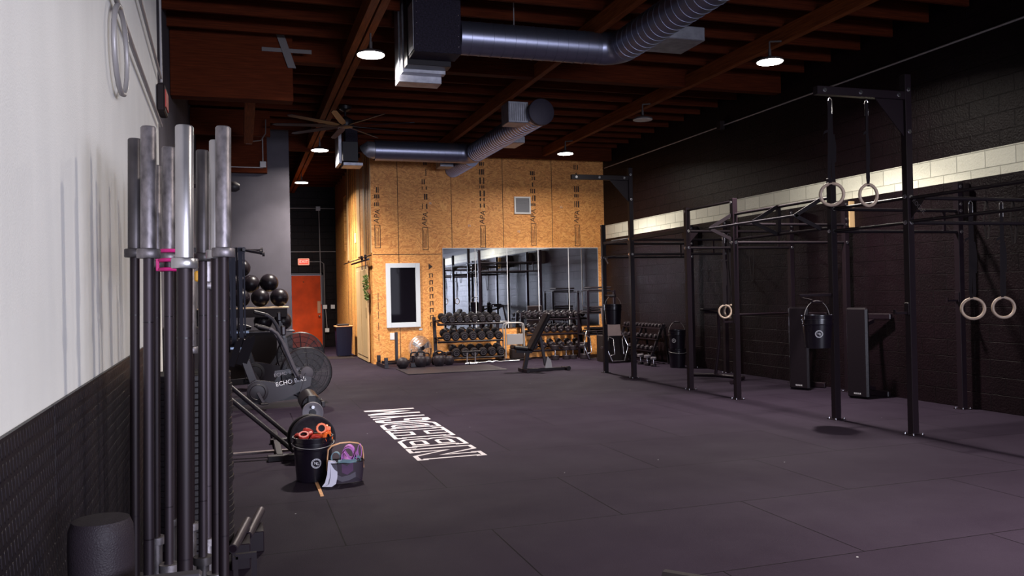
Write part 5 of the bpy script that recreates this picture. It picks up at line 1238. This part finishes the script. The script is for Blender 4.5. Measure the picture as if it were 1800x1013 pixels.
text('lettering', 'ROGUE', .055, (-.326, .05, .045), (PI / 2, 0, -PI / 2), M['decal'], sl, .0006)
tag(MB().sphere((3.08, 16.72, .122), .122, 30, 18).build('slam_ball', M['rubber_g']), 'dark round slam ball resting by the sled', 'ball')
t = thing('weight_stand', 'small black pin stand between slam ball and kettlebells', 'stand', (3.36, 17.05, 0)); MB().box((0, 0, .05), (.14, .14, .10), .01).build('base', M['steel_black'], t); MB().cyl((0, 0, .1), (0, 0, .24), .028, n=16).build('pin', M['steel_black'], t)
FF = thing('floor_fan', 'round floor fan with clear cage behind the kettlebells', 'fan', (3.72, 17.95, .0), (0, 0, .1))
o = MB(); c = Vector((0, 0, .32)); ax = Vector((.35, -1, .25)).normalized()
for r_ in (.06, .12, .18, .24, .285): o.torus(c + ax * (.07 * (1 - (r_ / .3) ** 2)), ax, r_, .002, 40, 5)
a_, b_ = frame_of(ax)
for k in range(24):
    q = 2 * PI * k / 24; d_ = a_ * math.cos(q) + b_ * math.sin(q); o.tube([c + d_ * .06 + ax * .07, c + d_ * .18 + ax * .045, c + d_ * .285, c + d_ * .27 - ax * .08], .0015, 5)
o.build('cage', M['chrome'], FF)
MB().torus(c, ax, .288, .007, 44, 8).build('rim', M['cage'], FF); MB().lathe([(.02, .02), (.28, 0), (.285, -.08)], c, ax, 40, caps=False).build('shroud', M['cage'], FF)
o = MB()
for k in range(3):
    q = 2 * PI * k / 3 + .4; d_ = a_ * math.cos(q) + b_ * math.sin(q); o.prism([(.03, -.03), (.24, -.08), (.25, .06), (.03, .03)], c, d_, (ax.cross(d_) + ax * .4), .004)
o.build('blades', M['vent'], FF)
o = MB(); o.tube([(-.22, -.02, .32), (-.24, .1, .02), (.24, .1, .02), (.22, -.02, .32)], .012, 10); o.cyl((-.2, -.1, .012), (-.24, .14, .012), .012, n=8); o.cyl((.2, -.1, .012), (.24, .14, .012), .012, n=8); o.build('stand', M['steel_dark'], FF)
o = MB(); o.cyl(c - ax * .08, c + ax * .07, .045, n=20); o.build('motor', M['steel_dark'], FF)
# bars on floor below the left rack
t = thing('curl_bar', 'bright chrome zigzag curl bar on floor below left rack', 'curl bar', (5.10, 17.15, .026), (0, 0, 0))
MB().tube([(-.38, 0, 0), (-.14, 0, 0), (-.08, 0, .018), (0, 0, -.004), (.08, 0, .018), (.14, 0, 0), (.42, 0, 0)], .014, 10).build('bar', M['chrome'], t)
MB().cyl((-.58, 0, 0), (-.36, 0, 0), .0245, n=18).build('sleeve', M['chrome'], t); MB().cyl((.40, 0, 0), (.62, 0, 0), .0245, n=18).build('sleeve', M['chrome'], t); MB().cyl((-.37, 0, 0), (-.35, 0, 0), .026, n=18).build('collar', M['chrome'], t)
t = thing('loadable_dumbbell', 'loadable dumbbell handle with chrome ends before left rack', 'dumbbell', (4.62, 16.98, .026)); MB().cyl((-.17, 0, 0), (.10, 0, 0), .0245, n=16).build('sleeve', M['chrome'], t); MB().cyl((-.09, 0, 0), (-.07, 0, 0), .036, n=18).build('collar', M['steel_dark'], t)
t = thing('push_up_bar', 'small black stand with two pale legs before left rack', 'push-up bar', (4.62, 17.10, 0))
MB().cyl((-.20, 0, .27), (.20, 0, .27), .022, n=14).build('grip', M['rubber'], t)
for s in (-.09, .09): MB().beam((s, 0, 0.0), (s, 0, .26), .035, .02).build('leg', M['concrete'], t)
for k, (x, y) in enumerate(((4.35, 17.05), (5.35, 17.42))):
    pass
# hand truck / cart with silver handle
t = thing('hand_truck', 'silver tube-handled hand truck between the two dumbbell racks', 'hand truck', (5.84, 17.74, 0))
for dy in (0, .10):
    o = MB(); o.tube([(-.24 - .03 * (dy > 0), dy, .05), (-.24 - .03 * (dy > 0), dy, .74), (-.22 - .03 * (dy > 0), dy, .80), (-.16 - .03 * (dy > 0), dy, .83), (.12, dy, .83), (.18, dy, .80), (.20, dy, .74), (.20, dy, .05)], .016, 12); o.build('handle_tube', M['conduit'], t)
MB().b2(-.21, .17, -.01, .01, .34, .58, .004).build('back_panel', M['conduit'], t); MB().b2(-.26, .22, -.25, .02, .02, .035, .003).build('toe_plate', M['steel_dark'], t)
for s in (-.28, .26): MB().cyl((s - .02, .10, .08), (s + .02, .10, .08), .08, n=22).build('wheel', M['rubber'], t)
tag(MB().b2(5.66, 5.96, 17.50, 17.70, .036, .26, .02).build('equipment_crate', M['dark_box']), 'dark boxy weights stacked on the hand truck toe plate', 'crate')
# incline bench
t = thing('incline_bench', 'black incline bench with raised back facing left', 'workout bench', (5.30, 14.9, 0))
MB().add([], []); o = MB(); T = Matrix.Translation((.02, 0, .68)) @ Matrix.Rotation(math.radians(30), 4, 'Y'); o.box((0, 0, .08), (.085, .29, .80), .025, T); o.build('back_pad', M['vinyl'], t)
o = MB(); T = Matrix.Translation((-.33, 0, .46)) @ Matrix.Rotation(math.radians(8), 4, 'Y'); o.box((0, 0, 0), (.30, .28, .08), .025, T); o.build('seat_pad', M['vinyl'], t)
o = MB(); o.beam((-.40, 0, .40), (-.08, 0, .38), .06, .06); o.beam((-.16, 0, .40), (-.24, 0, .03), .07, .07); o.beam((-.30, 0, .03), (.60, 0, .03), .06, .06, .004); o.beam((-.25, -.26, .03), (-.25, .26, .03), .06, .06, .004); o.beam((.60, -.16, .03), (.60, .16, .03), .06, .06, .004); o.build('frame', M['steel_black'], t)
o = MB(); o.beam((.10, .02, .66), (.20, .02, .10), .05, .05); o.build('support_post', M['steel_grey'], t)
o = MB(); o.prism([(-.10, 0), (.05, 0), (.03, .14), (-.04, .22)], (.26, -.04, .06), (1, 0, 0), (0, 0, 1), .012); o.build('ladder_plate', M['conduit'], t)
MB().cyl((.60, -.18, .045), (.60, -.12, .045), .04, n=16).build('wheel', M['rubber'], t)
# steel shelf tower with stacked pads
t = thing('storage_tower', 'black steel shelf tower stacked with step boards by block wall', 'shelf', (7.56, 17.15, 0))
for x in (-.32, .32):
    for y in (-.28, .28): MB().b2(x - .025, x + .025, y - .025, y + .025, 0, 1.52, .003).build('post', M['steel_black'], t)
for z in (.55, 1.02, 1.50): MB().b2(-.34, .34, -.30, .30, z - .02, z, .003).build('shelf', M['steel_dark'], t)
for k, (z, w_) in enumerate(((.552, .50), (.602, .50), (.652, .46), (1.022, .50), (1.072, .48), (1.122, .50), (1.502, .54), (1.56, .5))):
    o = tag(MB().box((7.56 + (.04 if k == 7 else 0), 17.15, z + .022), (w_, .42, .036), .012).build('step_board', M['rubber_g'] if k % 2 else M['steel_dark']),
        ['lowest board on the bottom shelf of the tower', 'middle board on the bottom shelf of the tower', 'upper board on the bottom shelf of the tower', 'lowest board on the middle shelf of the tower', 'middle board on the middle shelf of the tower', 'upper board on the middle shelf of the tower', 'dark board lying flat on top of the tower', 'dark board uppermost on the tower top'][k], 'step board', 'boards in the storage tower')
# plyo box, board, trap bars
tag(MB().b2(7.22, 7.72, 15.9, 16.4, 0, .56, .006).build('plyo_box', M['dark_box']), 'dark plywood jump box between tower and a-frame rack', 'jump box')
t = thing('pegboard_sheet', 'grey-brown board with a row of dots hanging behind the far rig post', 'board', (7.31, 15.62, .57))
MB().b2(-.20, .20, -.01, .01, .0, .60, .004).build('sheet', M['board'], t); o = MB()
for k in range(6): o.cyl((-.16 + .035 * k, -.0105, .57), (-.16 + .035 * k, -.012, .57), .008, n=8)
o.build('dots', M['strap'], t)
t.rotation_euler = (math.radians(-12), 0, 0); t.location = (7.31, 15.78, .562); 
def trap(x, y, rz, lab):
    t = thing('trap_bar', lab, 'trap bar', (x, y, .04), (math.radians(-8), 0, rz), 'trap bars leaning')
    o = MB(); o.tube([(-.15, 0, 0), (.15, 0, 0), (.27, 0, .30), (.15, 0, .60), (-.15, 0, .60), (-.27, 0, .30), (-.15, 0, 0)], .014, 10); o.build('hex_frame', M['chrome'], t)
    for s in (-1, 1): MB().tube([(s * .17, 0, .12), (s * .11, -.05, .14), (s * .11, -.05, .46), (s * .17, 0, .50)], .012, 10).build('handle', M['chrome'], t); MB().cyl((s * .26, 0, .30), (s * .40, 0, .30), .02, n=14).build('sleeve', M['chrome'], t)
    return t
trap(7.28, 16.66, .35, 'chrome trap bar leaning in front of the shelf tower'); trap(7.42, 15.74, .15, 'chrome trap bar leaning on the jump box by the far rig post')
# bar against wall and misc near the middle bay
t = thing('roman_chair', 'low black apparatus with curved feet between middle rig posts and wall', 'gym machine', (7.55, 12.2, 0))
o = MB(); o.tube([(-.25, .5, .03), (.1, .2, .03), (.25, -.4, .03), (-.3, -.9, .03)], .03, 10); o.tube([(.1, .2, .03), (.12, .1, .6), (.05, 0, 1.1), (-.25, -.05, 1.12)], .028, 10); o.build('frame', M['steel_black'], t)
MB().box((-.15, -.05, 1.16), (.30, .12, .04), .015).build('pad', M['strap'], t)
